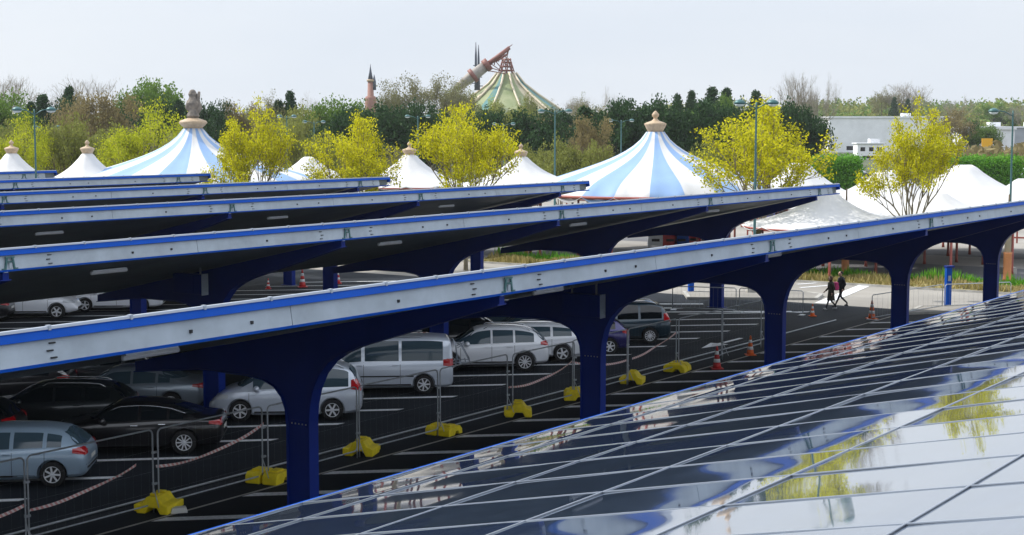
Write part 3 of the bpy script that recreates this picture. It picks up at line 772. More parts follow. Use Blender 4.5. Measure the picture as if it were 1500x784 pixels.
P_silverblue = paintmat('paint_silver_blue', (.34, .46, .58), .3); P_black = paintmat('paint_black', (.006, .006, .008), .2)
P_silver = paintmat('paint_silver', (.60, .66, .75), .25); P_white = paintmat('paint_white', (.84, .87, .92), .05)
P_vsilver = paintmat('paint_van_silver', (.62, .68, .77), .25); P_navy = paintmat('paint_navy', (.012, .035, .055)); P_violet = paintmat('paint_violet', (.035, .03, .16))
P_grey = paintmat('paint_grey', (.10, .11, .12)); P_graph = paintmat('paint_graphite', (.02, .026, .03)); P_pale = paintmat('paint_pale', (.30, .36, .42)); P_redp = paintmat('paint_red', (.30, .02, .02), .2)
A5 = R(4)
def pk(kind, paint, label, px, py, name, ang=A5, **k):
    loc, rz = place_by_wheel(kind, px, py, ang); return car(kind, paint, label, loc, rz, name, **k)
c_astra = pk('hatch', P_silverblue, 'silver-blue hatchback parked at the left edge behind the red and white tape', 77, 715, 'parked_hatchback', spokes=7, glass='glass_reflect_tint')
c_black = pk('sedan', P_black, 'glossy black saloon with chrome window trim parked behind the silver-blue hatchback', 270, 667, 'parked_saloon', spokes=10, chrome=True, glass='glass')
c_mpv = pk('mpv', P_silver, 'silver people carrier parked just behind the nearest blue column', 487, 617, 'parked_people_carrier', spokes=6, rails=True, glass='glass_reflect_tint')
c_van = pk('van', P_vsilver, 'silver passenger van with a bicycle rack on its tailgate', 621, 578, 'parked_van', cat='van', spokes=7, glass='glass_reflect_tint')
c_x = pk('suv', P_white, 'white off-roader with dark roof rails parked right of the silver van', 769, 545, 'parked_offroader', spokes=10, rails=True, glass='glass_reflect_tint')
c_est = pk('wagon', P_white, 'white estate car half hidden behind the second blue column', 824, 531, 'parked_estate', spokes=5, rails=True)
c_vio = pk('hatch', P_violet, 'dark violet hatchback parked right behind the second blue column', 893, 520, 'parked_hatchback', spokes=6, glass='glass')
c_nav = pk('mpv', P_navy, 'dark navy people carrier with steel wheels, last car of the front row', 952, 504, 'parked_people_carrier', spokes=12, rails=True, glass='glass')
def rear_corner(kind, paint, label, px, py, name, ang=A5, flip=False, **k):
    p = G(px, py); L = CARS[kind]['L']; rz = (0 if flip else math.pi) + ang
    d = Vector((math.cos(math.pi + ang), math.sin(math.pi + ang), 0)); n = Vector((-d.y, d.x, 0))
    loc = p + d * (L / 2) - n * .9; loc.z = .012
    return car(kind, paint, label, loc, rz, name, **k)
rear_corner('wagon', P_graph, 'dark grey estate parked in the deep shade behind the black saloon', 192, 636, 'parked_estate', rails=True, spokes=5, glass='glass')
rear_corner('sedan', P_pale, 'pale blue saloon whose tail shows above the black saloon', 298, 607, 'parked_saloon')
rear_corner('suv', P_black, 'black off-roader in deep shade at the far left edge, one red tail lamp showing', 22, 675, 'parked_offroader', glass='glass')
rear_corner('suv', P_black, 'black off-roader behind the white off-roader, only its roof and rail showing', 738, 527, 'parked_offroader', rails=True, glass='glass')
rear_corner('hatch', P_grey, 'grey hatchback behind the white estate car, showing a pale rear window', 852, 512, 'parked_hatchback', glass='glass_reflect_tint')
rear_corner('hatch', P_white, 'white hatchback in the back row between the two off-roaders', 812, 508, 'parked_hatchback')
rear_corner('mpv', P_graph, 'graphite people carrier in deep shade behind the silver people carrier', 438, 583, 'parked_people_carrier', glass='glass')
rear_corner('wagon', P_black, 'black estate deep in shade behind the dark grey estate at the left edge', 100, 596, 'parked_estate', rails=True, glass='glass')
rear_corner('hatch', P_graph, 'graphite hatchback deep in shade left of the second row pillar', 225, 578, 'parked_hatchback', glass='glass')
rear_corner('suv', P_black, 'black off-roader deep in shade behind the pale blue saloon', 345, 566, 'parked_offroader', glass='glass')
# rows further back, showing under the second canopy
rear_corner('suv', P_white, 'white off-roader facing right in the gap under the second canopy at far left', 112, 468, 'parked_offroader', flip=True, spokes=5)
rear_corner('sedan', P_white, 'white saloon with red tail lamp in the gap under the second canopy', 238, 457, 'parked_saloon')
rear_corner('wagon', P_grey, 'grey estate in the gap under the second canopy, right of the white saloon', 330, 447, 'parked_estate', flip=True, glass='glass')
rear_corner('hatch', P_black, 'black hatchback deep in the gap under the second canopy at the left edge', 12, 474, 'parked_hatchback', glass='glass')
# bicycle rack on the van's tailgate
rk = MB(); L2 = -CARS['van']['L'] / 2
for y in (-.35, .35):
    rk.tube([(L2 - .02, y, 1.75), (L2 - .12, y, 1.55), (L2 - .16, y, 1.15), (L2 - .10, y, .85)], .018, 6)
    rk.tube([(L2 - .14, y, 1.0), (L2 - .62, y, 1.0)], .018, 6)
for z, dx in ((1.0, .25), (1.0, .45), (1.0, .60)):
    rk.tube([(L2 - dx, -.62, z), (L2 - dx, .62, z)], .022, 6)
for y in (-.3, .3): rk.tube([(L2 - .16, y, 1.5), (L2 - .42, y * .6, 1.62)], .015, 6)
rk.tube([(L2 - .60, -.5, 1.02), (L2 - .30, -.42, 1.58), (L2 - .18, 0, 1.62), (L2 - .30, .42, 1.58), (L2 - .60, .5, 1.02)], .018, 6)
rk.build('bicycle_rack', M['alu'], c_van)
mb = MB(); mb.box((.2, .70, 1.975), (3.2, .06, .03)); mb.box((.2, -.70, 1.975), (3.2, .06, .03)); mb.build('roof_rail', M['galv'], c_van)
mb = MB()
for s in (1, -1):
    vs, fs = patch(BODY['van'][1], [(-1.1, .62), (1.2, .62)], [(-1.1, .66), (1.2, .66)], 'y+' if s > 0 else 'y-', 10, 1, .012); mb.add(vs, fs)
mb.build('rubbing_strip', M['seam'], c_van)
# cars far off beyond the tents: copies of the near ones
far = [(1232, 262, 'pale car leftmost of the distant ones left of the yellow tree', c_est, 0), (1250, 258, 'white car behind the others in the distant group left of the yellow tree', c_x, .4), (1258, 268, 'dark van-like car among the distant ones left of the yellow tree', c_nav, .2),
       (1243, 251, 'farthest white car by the green hedge left of the yellow tree', c_van, .1), (1262, 276, 'silver car nearest of the distant group left of the yellow tree', c_mpv, .3),
       (1424, 255, 'dark car leftmost of the distant row right of the yellow tree', c_black, .2), (1447, 262, 'silver-blue car in the distant row right of the yellow tree', c_astra, .1), (1466, 270, 'silver van nearest in the distant row at the right', c_van, .2),
       (1478, 262, 'white off-roader in the distant row near the right lamp post', c_x, .1), (1495, 274, 'dark people carrier by the right edge beyond the tents', c_nav, .2), (1492, 258, 'white estate farthest in the distant row at the right edge', c_est, .1),
       (1458, 252, 'silver people carrier farthest back in the distant row', c_mpv, .0)]
for px, py, lab, src, a in far:
    c = copy_tree(src); c.location = G(px, py) + Vector((0, 0, .02)); c.rotation_euler = (0, 0, math.pi + a); c['label'] = lab; c['group'] = 'distant cars parked beyond the tents'
# dark cars seen under the second canopy's end beyond the red railings
for px, py, lab, src in ((1180, 333, 'dark saloon parked behind the red railing below the small tents', c_black), (1128, 331, 'violet car behind the red railing near the teal lamp post', c_vio)):
    c = copy_tree(src); c.location = G(px, py) + Vector((0, 0, .02)); c.rotation_euler = (0, 0, math.pi * .95); c['label'] = lab; c['group'] = 'cars behind the red railing'
# ---------------------------------------------------------------- fence panels, yellow feet, tape
QF = -27.0
joints = [20.9 + 3.67 * k for k in range(10)]
near_txt = ['at the bottom left corner', 'in front of the silver-blue hatchback', 'in front of the black saloon', 'left of the nearest blue column', 'just right of the nearest blue column',
            'in front of the silver van', 'in front of the white off-roader', 'left of the second blue column', 'just right of the second blue column', 'in front of the navy people carrier', 'at the far end by the orange cones']
def loop(y0, y1, z0, z1, r=.12):
    pts = []
    for cx, cz, a0 in ((y0 + r, z0 + r, 180), (y1 - r, z0 + r, 270), (y1 - r, z1 - r, 0), (y0 + r, z1 - r, 90)):
        for k in range(5):
            a = R(a0 + 22.5 * k); pts.append((0, cx + r * math.cos(a), cz + r * math.sin(a)))
    return pts
fp = thing('mobile_fence', 'mobile fence panel ' + near_txt[0], 'fence', W(QF, joints[0] - 3.67), ROW_ANG, 'row of mobile fence panels along the aisle')
mb = MB(); mb.tube(loop(.06, 3.61, .22, 2.0), .021, 6, 0, True); mb.build('frame', M['galv'], fp)
mb = MB()
for k in range(1, 15): mb.tube([(0, .06 + k * .245, .22), (0, .06 + k * .245, 2.0)], .0005, 3)
for z in (.5, 1.0, 1.5): mb.tube([(0, .06, z), (0, 3.6, z)], .001, 3)
mb.build('wire_mesh', M['galv'], fp)
for y in (.06, 3.61):
    mb = MB(); mb.tube([(0, y, .02), (0, y, .4)], .018, 6); mb.build('leg', M['galv'], fp)
mb = MB(); mb.tube([(.0, 3.58, .75), (.35, 3.45, .22)], .012, 5); mb.build('strut', M['galv'], fp)
for z in (.7, 1.45):
    mb = MB(); mb.box((0, 3.66, z), (.05, .14, .05)); mb.build('clamp', M['galv'], fp)
for k in range(1, 11):
    c = copy_tree(fp); c.location = W(QF + random.uniform(-.06, .06), joints[0] - 3.67 + 3.67 * k); c.rotation_euler = (0, 0, ROW_ANG + random.uniform(-.018, .018))
    c['label'] = 'mobile fence panel ' + near_txt[k]
def foot(shape):
    mb = MB()
    if shape == 0:                                        # two ribbed halves with an arch
        for y in (-.21, .21):
            pr = [(-.36, 0), (-.36, .16), (-.28, .24), (.22, .24), (.34, .14), (.36, 0), (.20, 0), (.14, .10), (.02, .10), (-.04, 0)]
            mb.prism(pr, y - .18, y + .18)
            mb.box((-.05, y, .255), (.30, .22, .05))
    else:
        pr = [(-.34, 0), (-.36, .15), (-.20, .20), (-.12, .33), (.12, .35), (.22, .22), (.36, .16), (.36, 0), (.18, 0), (.12, .12), (-.08, .12), (-.14, 0)]
        mb.prism(pr, -.30, .30); mb.box((0, -.12, .36), (.20, .12, .05)); mb.box((0, .14, .36), (.20, .12, .05)); mb.box((-.30, 0, .12), (.14, .70, .14)); mb.box((.28, .1, .10), (.12, .72, .14))
    return mb
f0 = foot(0).build('yellow_ballast', M['yellow'], bevel=.025); f1 = foot(1).build('yellow_ballast', M['yellow'], bevel=.025)
foot_txt = ['at the bottom left, beside a small white block', 'left of the nearest blue column', 'below the silver people carrier', 'below the silver van', 'below the white off-roader, with a lopsided stack', 'half hidden by the second blue column', 'just right of the second blue column', 'rightmost of the row, below the navy people carrier']
bl = [(230, 752), (393, 708), (529, 668), (650, 638), (759, 611), (845, 586), (927, 563), (993, 545)]
for i, (px, py) in enumerate(bl):
    src = (f0 if i in (1, 3, 5, 7) else f1); o = src if i < 2 and not src.get('label') else src.copy()
    if o is not src: COL.objects.link(o)
    o.location = G(px, py) + Vector((0, .15, .02)); o.rotation_euler = (0, 0, ROW_ANG + random.uniform(-.25, .25) + (math.pi / 2 if i in (1, 3) else .4))
    s_ = random.uniform(.95, 1.1) * 1.02; o.scale = (s_ * 1.1, s_ * 1.1, s_ * 1.15)
    tag(o, 'yellow plastic fence foot ' + foot_txt[i], 'ballast block', 'yellow fence feet along the aisle')
mb = MB(); mb.prism([(-.2, 0), (-.17, .13), (.17, .13), (.2, 0)], -.12, .12); o = mb.build('weight_block', M['plate'], bevel=.02, loc=G(262, 752) + Vector((0, 0, .02)), rz=.3); tag(o, 'small whitish block lying beside the leftmost yellow fence foot', 'block')
# tape: sagging flat ribbon, red and white
mt = bpy.data.materials.new('tape'); mt.use_nodes = True; n = mt.node_tree.nodes; l = mt.node_tree.links
tc = n.new('ShaderNodeTexCoord'); wv = n.new('ShaderNodeTexWave'); wv.inputs['Scale'].default_value = 3.5; rp = n.new('ShaderNodeValToRGB'); rp.color_ramp.interpolation = 'CONSTANT'
rp.color_ramp.elements[0].color = (.78, .70, .68, 1); rp.color_ramp.elements[1].color = (.68, .30, .28, 1); rp.color_ramp.elements[1].position = .5
wv.bands_direction = 'DIAGONAL'; l.new(tc.outputs['Object'], wv.inputs['Vector']); l.new(wv.outputs['Fac'], rp.inputs[0]); l.new(rp.outputs[0], n['Principled BSDF'].inputs['Base Color'])
M['tape'] = mt
def tape(t0, t1, h0, h1, sag, lab):
    mb = MB(); N = 22; vs = []; fs = []
    for i in range(N + 1):
        u = i / N; p = W(QF - .06 + .03 * math.sin(u * 9), t0 + (t1 - t0) * u, h0 + (h1 - h0) * u - sag * 4 * u * (1 - u))
        tw = .5 * math.sin(u * 7 + t0)
        a = Vector((PV.x * math.sin(tw) * .035, PV.y * math.sin(tw) * .035, .035 * math.cos(tw)))
        n_ = Vector((PV.x, PV.y, 0)) * .002
        vs += [p - a - n_, p + a - n_, p + a + n_, p - a + n_]
    for i in range(N):
        for k in range(4): fs.append((i * 4 + k, (i + 1) * 4 + k, (i + 1) * 4 + (k + 1) % 4, i * 4 + (k + 1) % 4))
    fs += [(0, 1, 2, 3), (N * 4 + 3, N * 4 + 2, N * 4 + 1, N * 4)]
    mb.add(vs, fs, 0, False)
    o = mb.build('barrier_tape', M['tape']); tag(o, lab, 'tape', 'red and white tapes strung between fence panels')
tape(joints[0] - 3.5, joints[0], 1.0, .95, .2, 'red and white tape running off the bottom left corner')
tape(joints[0] + .1, joints[0] + 3.1, .80, 1.25, .12, 'sagging red and white tape in front of the silver-blue hatchback')
tape(joints[1] + .05, joints[2], 1.1, 1.55, .22, 'red and white tape in front of the black saloon')
tape(joints[5], joints[6], .95, 1.3, .2, 'red and white tape in front of the white off-roader')
tape(joints[6], joints[7], 1.3, .9, .15, 'red and white tape passing behind the second blue column')
tape(joints[7] + .4, joints[8], .9, 1.5, .1, 'red and white tape in front of the dark violet hatchback')
mb = MB(); mb.tube([W(-28.12, 5 + k * 3, .045 + .004 * math.sin(k)) for k in range(22)], .03, 6); o = mb.build('ground_cable', M['galv']); tag(o, 'long thin grey conduit lying along the aisle behind the fence', 'conduit')
# traffic cones
def cone(px, py, lab, hgt=.75, m='orange', topper=False):
    root = thing('traffic_cone', lab, 'traffic cone', G(px, py) + Vector((0, 0, .02)), random.uniform(0, 1), 'traffic cones on the asphalt')
    k = hgt / .75
    mb = MB(); mb.box((0, 0, .02), (.40 * k, .40 * k, .04)); mb.build('base', M[m], root, bevel=.01)
    mb = MB(); mb.lathe([(.145 * k, .04), (.115 * k, .22 * k), (.113 * k, .22 * k)], 16); mb.lathe([(.095 * k, .34 * k), (.072 * k, .48 * k)], 16); mb.lathe([(.052 * k, .60 * k), (.026 * k, .75 * k), (.01, .76 * k)], 16)
    mb.build('cone_body', M[m], root)
    mb = MB(); mb.lathe([(.117 * k, .2201 * k), (.097 * k, .34 * k)], 16); mb.lathe([(.074 * k, .4801 * k), (.054 * k, .60 * k)], 16); mb.build('reflective_band', M['white'], root)
    if topper:
        mb = MB(); mb.tube([(-.2, 0, .80 * k), (.16, 0, .80 * k)], .02, 6); mb.tube([(0, 0, .74 * k), (0, 0, .81 * k)], .015, 6); mb.build('bar_holder', M['white'], root)
cone(1050, 541, 'red and white traffic cone with a crossbar holder, nearest by the panels', .85, 'red', True)
cone(1099, 521, 'bright orange traffic cone right of the red one', .78)
cone(1190, 464, 'small orange cone left of the walking couple\'s feet', .6)
cone(1277, 468, 'orange cone at the foot of a barrier post right of the walking couple', .9)
cone(443, 421, 'red cone with white bands between second and first canopy, left of a blue column', 1.0, 'red')
cone(495, 416, 'pale red cone a little right of the red banded one', .8, 'red')
cone(393, 424, 'small red cone leftmost in the gap under the second canopy', .6, 'red')
# crowd barriers at the row ends
def barrier(a, b, lab):
    d = b - a; L = d.length; rz = math.atan2(d.y, d.x)
    root = thing('crowd_barrier', lab, 'barrier', a, rz, 'low metal barriers at the row ends')
    mb = MB(); mb.tube([(0, 0, .1), (0, 0, 1.15), (.08, 0, 1.22), (L - .08, 0, 1.22), (L, 0, 1.15), (L, 0, .1)], .024, 6); mb.tube([(0, 0, .15), (L, 0, .15)], .02, 6); mb.build('frame', M['galv'], root)
    for x in (.05, L - .05):
        mb = MB(); mb.box((x, 0, .03), (.25, .5, .06)); mb.build('foot', M['galv'], root)
    mb = MB()
    for k in range(1, 14): mb.tube([(L * k / 14, 0, .15), (L * k / 14, 0, 1.2)], .004, 3)
    mb.build('bars', M['galv'], root)
barrier(G(985, 455), G(1078, 458), 'metal barrier between a thin post and the third blue column, left one')
barrier(G(1083, 458), G(1176, 463), 'metal barrier directly left of the walking couple')
barrier(G(1277, 470), G(1380, 452), 'metal barrier from the fourth blue column towards the blue post')
barrier(G(1384, 452), G(1480, 448), 'metal barrier right of the blue post')
# slim blue posts (ticket totems)
def totem(px, py, h, lab):
    root = thing('blue_post', lab, 'post', G(px, py) + Vector((0, 0, .01)), .3, 'slim blue posts on the paving')
    mb = MB(); mb.box((0, 0, h / 2), (.30, .22, h)); mb.build('shaft', M['blue_trim'], root, bevel=.02)
    mb = MB(); mb.box((.05, 0, h + .03), (.46, .28, .10)); mb.build('cap', M['blue'], root, bevel=.02)
    mb = MB(); mb.box((.0, -.115, h * .72), (.16, .012, .28)); mb.build('panel', M['gutter'], root)
    mb = MB(); mb.box((0, 0, .03), (.5, .4, .06)); mb.build('base_plate', M['kerb'], root)
totem(1388, 449, 2.0, 'slim bright blue post standing on the sunlit paving right of the fourth column')
totem(1012, 430, 1.5, 'short blue post seen below the second canopy, left of the third column')
totem(703, 392, 2.3, 'blue post with a small pale notice at mid picture behind the nearest gutter')
# ---------------------------------------------------------------- people
def skin(name, joints, edges, rad, m, parent=None, sub=2):
    me = bpy.data.meshes.new(name); me.from_pydata([tuple(j) for j in joints], edges, [])
    o = bpy.data.objects.new('tmp', me); COL.objects.link(o)
    sm = o.modifiers.new('s', 'SKIN'); sm.use_smooth_shade = True
    for i, r_ in enumerate(rad): me.skin_vertices[0].data[i].radius = (r_, r_) if not isinstance(r_, tuple) else r_
    me.skin_vertices[0].data[0].use_root = True
    s = o.modifiers.new('u', 'SUBSURF'); s.levels = sub; s.render_levels = sub
    dg = bpy.context.evaluated_depsgraph_get(); dg.update()
    res = bpy.data.meshes.new_from_object(o.evaluated_get(dg)); bpy.data.objects.remove(o)
    res.materials.clear(); res.materials.append(m)
    for p in res.polygons: p.use_smooth = True
    ob = bpy.data.objects.new(name, res); COL.objects.link(ob)
    if parent: ob.parent = parent
    return ob
M['skin'] = mat('skin', (.55, .34, .25), .6); M['cloth_dark'] = mat('cloth_dark', (.02, .022, .026), .9, var=.2, vscale=8); M['cloth_olive'] = mat('cloth_olive', (.05, .045, .03), .9, var=.2, vscale=8)
M['hair'] = mat('hair', (.02, .013, .009), .7); M['hair_brown'] = mat('hair_brown', (.07, .035, .015), .7); M['pink'] = mat('pink', (.62, .05, .20), .7); M['shoe'] = mat('shoe', (.40, .40, .40), .6); M['shoe_dark'] = mat('shoe_dark', (.02, .02, .02), .6)
def person(loc, rz, H, lab, coat, long_coat, hair, shoe, stride=.33):
    k = H / 1.78; root = thing('person', lab, 'person', loc, rz, 'people walking together')
    def V(x, y, z): return (x * k, y * k, z * k)
    # pelvis chest neck head, x = walking direction
    J = [V(0, 0, .96), V(.02, 0, 1.12), V(.03, 0, 1.36), V(.035, 0, 1.50), V(.05, 0, 1.56)]
    Rr = [.125, .125, (.17, .12), .06, .055]; E_ = [(0, 1), (1, 2), (2, 3), (3, 4)]
    def chain(pts, rs, start):
        p = start
        for q, r_ in zip(pts, rs): J.append(V(*q)); Rr.append(r_); E_.append((p, len(J) - 1)); p = len(J) - 1
    s = stride
    chain([(.0, .09, .90), (.17, .10, .52), (s, .09, .12), (s - .02, .09, .06), (s + .14, .09, .035)], [.095, .060, .042, .045, .038], 0)
    chain([(.0, -.09, .90), (-.02, -.10, .50), (-s + .0, -.09, .19), (-s - .03, -.09, .14), (-s + .10, -.09, .045)], [.095, .060, .042, .045, .036], 0)
    chain([(.03, .19, 1.42), (-.08, .24, 1.15), (.05, .25, .92)], [.058, .045, .032], 2)
    chain([(.03, -.19, 1.42), (.05, -.25, 1.14), (.24, -.22, .98)], [.058, .045, .032], 2)
    skin('body', J, E_, [tuple(a * k for a in r_) if isinstance(r_, tuple) else r_ * k for r_ in Rr], M['cloth_dark'], root)
    # head with features
    mb = MB(); hm = Matrix.Translation(V(.07, 0, 1.665)) @ Matrix.Diagonal((1.12, .88, 1.28, 1))
    mb.lathe([(.002, -.095 * k), (.045 * k, -.088 * k), (.075 * k, -.06 * k), (.088 * k, -.01 * k), (.088 * k, .03 * k), (.07 * k, .065 * k), (.035 * k, .088 * k), (.002, .093 * k)], 14, 0, hm)
    mb.box(V(.175, 0, 1.655), (.03 * k, .025 * k, .045 * k), 0)
    for sy in (-1, 1): mb.box(V(.155, sy * .035, 1.685), (.015, .02, .01), 1); mb.box(V(.06, sy * .082, 1.66), (.035, .02, .06), 0)
    mb.box(V(.160, 0, 1.61), (.015, .045, .01), 2)
    mb.build('head', [M['skin'], M['dark'], M['red']], root)
    mb = MB(); hh = Matrix.Translation(V(.05, 0, 1.69)) @ Matrix.Diagonal((1.12, .98, 1.18, 1))
    prof = [(.075 * k, -.03 * k), (.095 * k, .01 * k), (.088 * k, .05 * k), (.05 * k, .085 * k), (.002, .095 * k)] if not long_coat else [(.07 * k, -.16 * k), (.10 * k, -.06 * k), (.098 * k, .02 * k), (.085 * k, .06 * k), (.05 * k, .09 * k), (.002, .10 * k)]
    mb.lathe(prof, 14, 0, hh @ Matrix.Translation((-.018, 0, 0))); mb.build('hair', hair, root)
    # hands: palm and five fingers
    for (hx, hy, hz), dr in (((.05, .25, .92), (.10, .02, -1)), ((.24, -.22, .98), (.7, .1, -.6))):
        d = Vector(dr).normalized(); sd_ = d.cross(Vector((0, 0, 1)));
        if sd_.length < .1: sd_ = Vector((1, 0, 0))
        sd_.normalize(); b0 = Vector(V(hx, hy, hz)); mb = MB(); mb.tube([b0, b0 + d * .04, b0 + d * .09], [.022, .036, .034], 8)
        for f_, ln_ in zip((-1.5, -.5, .5, 1.5), (.06, .075, .07, .055)):
            a = b0 + d * .085 + sd_ * f_ * .016; mb.tube([a, a + d * ln_ * .6, a + d * ln_ + sd_.cross(d) * .02], [.0085, .008, .006], 5)
        a = b0 + d * .03 + sd_ * .03; mb.tube([a, a + sd_ * .03 + d * .03, a + sd_ * .035 + d * .06], [.011, .009, .007], 5)
        mb.build('hand', M['skin'], root)
    # jacket or coat
    mb = MB(); bm_ = Matrix.Diagonal((.78, 1.0, 1, 1))
    if long_coat: pr = [(.27, .50), (.25, .62), (.21, .90), (.185, 1.10), (.205, 1.35), (.17, 1.46), (.08, 1.52)]
    else: pr = [(.185, .84), (.19, .90), (.185, 1.10), (.215, 1.35), (.18, 1.46), (.085, 1.52)]
    mb.lathe([(a * k, z * k) for a, z in pr], 18, 0, bm_)
    for sy, pts in ((1, [(.03, .17, 1.43), (-.02, .23, 1.30), (-.08, .245, 1.15), (.04, .25, .95)]), (-1, [(.03, -.17, 1.43), (.05, -.23, 1.28), (.05, -.25, 1.14), (.22, -.22, .99)])):
        mb.tube([V(*p) for p in pts], [.075 * k, .068 * k, .058 * k, .045 * k], 10)
    mb.build('coat' if long_coat else 'jacket', coat, root)
    for x, y, z in ((s + .07, .09, .045), (-s + .03, -.09, .06)):
        mb = MB(); mb.lathe([(.05, -.04), (.06, -.02), (.05, .03), (.02, .05)], 10, 0, Matrix.Translation(V(x, y, z)) @ Matrix.Diagonal((2.0, .75, 1, 1))); mb.build('shoe', shoe, root)
    return root
pw = G(1217, 454) + Vector((0, 0, .02)); pm = G(1232, 450) + Vector((0, 0, .02))
wom = person(pw, R(190), 1.66, 'person in a long dark olive coat and white shoes walking, left one of the couple', M['cloth_olive'], True, M['hair_brown'], M['shoe'], .30)
man = person(pm, R(195), 1.80, 'taller person in a dark jacket and dark trousers walking, right one of the couple', M['cloth_dark'], False, M['hair'], M['shoe_dark'], .36)
mb = MB(); mb.box((0, 0, 0), (.18, .30, .42)); mb.box((-.10, 0, -.06), (.08, .22, .22))
o = mb.build('backpack', M['pink'], bevel=.04, loc=pw + Vector((.26, .12, 1.16)), rz=R(190)); tag(o, 'bright pink backpack on the back of the person in the long coat', 'backpack')
# ---------------------------------------------------------------- lamp posts, masts
def lamp(px, ytop, dist, lab, heads=2, span=1.3, r=.09):
    p = AT(px, ytop, dist); H = p.z
    root = thing('lamp_post', lab, 'lamp post', (p.x, p.y, 0), 0, 'teal lamp posts round the car park')
    mb = MB(); mb.lathe([(r * 1.5, 0), (r * 1.5, .9), (r, 1.0), (r * .55, H - .2), (r * .4, H)], 10); mb.build('pole', M['teal_metal'], root)
    mb = MB(); mb.box((0, 0, .2), (.8, .8, .4)); mb.build('footing', M['kerb'], root)
    for s in ((-1, 1) if heads == 2 else (-1,)):
        mb = MB(); mb.tube([(0, 0, H - .35), (s * .5, 0, H - .08), (s * span * .8, 0, H)], .035, 6); mb.build('arm', M['teal_metal'], root)
        hd = MB(); hd.lathe([(.05, -.16), (.30, -.10), (.34, -.02), (.22, .10), (.04, .16)], 14, 0, Matrix.Translation((s * span, 0, H + .0))); h = hd.build('lamp_head', M['teal_metal'], root)
        g = MB(); g.lathe([(.02, -.24), (.20, -.20), (.29, -.11)], 14, 0, Matrix.Translation((s * span, 0, H + .0))); g.build('lamp_glass', M['lamp_glass'], h)
lamp(1108, 150, 84, 'tall teal lamp post in front of the yellow tree right of the big striped tent', span=.9)
lamp(1484, 162, 96, 'tall lamp post at the right edge of the picture', heads=1, span=1.2)
lamp(50, 160, 100, 'teal twin lamp post near the left edge between two small tents', span=1.1)
lamp(813, 162, 135, 'tall pale twin lamp post left of the big striped tent, in front of the dome', span=1.2, r=.11)
lamp(910, 176, 190, 'twin lamp post standing against the dark trees just left of the striped tent top', span=1.3, r=.13)
lamp(612, 170, 180, 'twin lamp post against dark trees above the small capped tent at mid picture', span=1.2, r=.13)
lamp(738, 181, 200, 'small distant twin lamp post right of the middle yellow tree', span=1.2, r=.13)
lamp(575, 176, 230, 'faint distant twin lamp post left of the mid picture lamp', span=1.2, r=.13)
lamp(460, 178, 200, 'twin lamp post behind the yellow tree left of centre', span=1.2, r=.12)
lamp(68, 186, 150, 'smaller twin lamp post behind the leftmost one', span=1.1, r=.1)
lamp(420, 170, 170, 'lamp post standing between the left yellow trees', span=.8, r=.1)
def mast(px, py, lab, ytop):
    p = G(px, py); k = p.y / F_PX; H = 9 + (190 - ytop) * k
    root = thing('banded_mast', lab, 'mast', (p.x, p.y, .02), 0, 'orange and cream banded masts in front of the tents')
    mb = MB(); mb.lathe([(.28, 0), (.24, .15), (.24, 1.6), (.27, 1.7)], 14); mb.build('lower_shaft', M['orange_pole'], root)
    mb = MB(); mb.lathe([(.20, 1.7), (.18, 3.6), (.24, 3.65), (.24, 3.8)], 14); mb.build('upper_shaft', M['cream'], root)
    mb = MB(); mb.lathe([(.07, 3.8), (.05, H)], 8); mb.build('tip', M['bark'], root)
M['orange_pole'] = mat('orange_pole', (.55, .22, .08), .6, var=.1, vscale=3); M['cream'] = mat('cream', (.62, .54, .40), .6)
mast(1238, 400, 'orange based mast directly above the walking couple', 276)
mast(1475, 412, 'orange based cream mast near the right edge', 285)
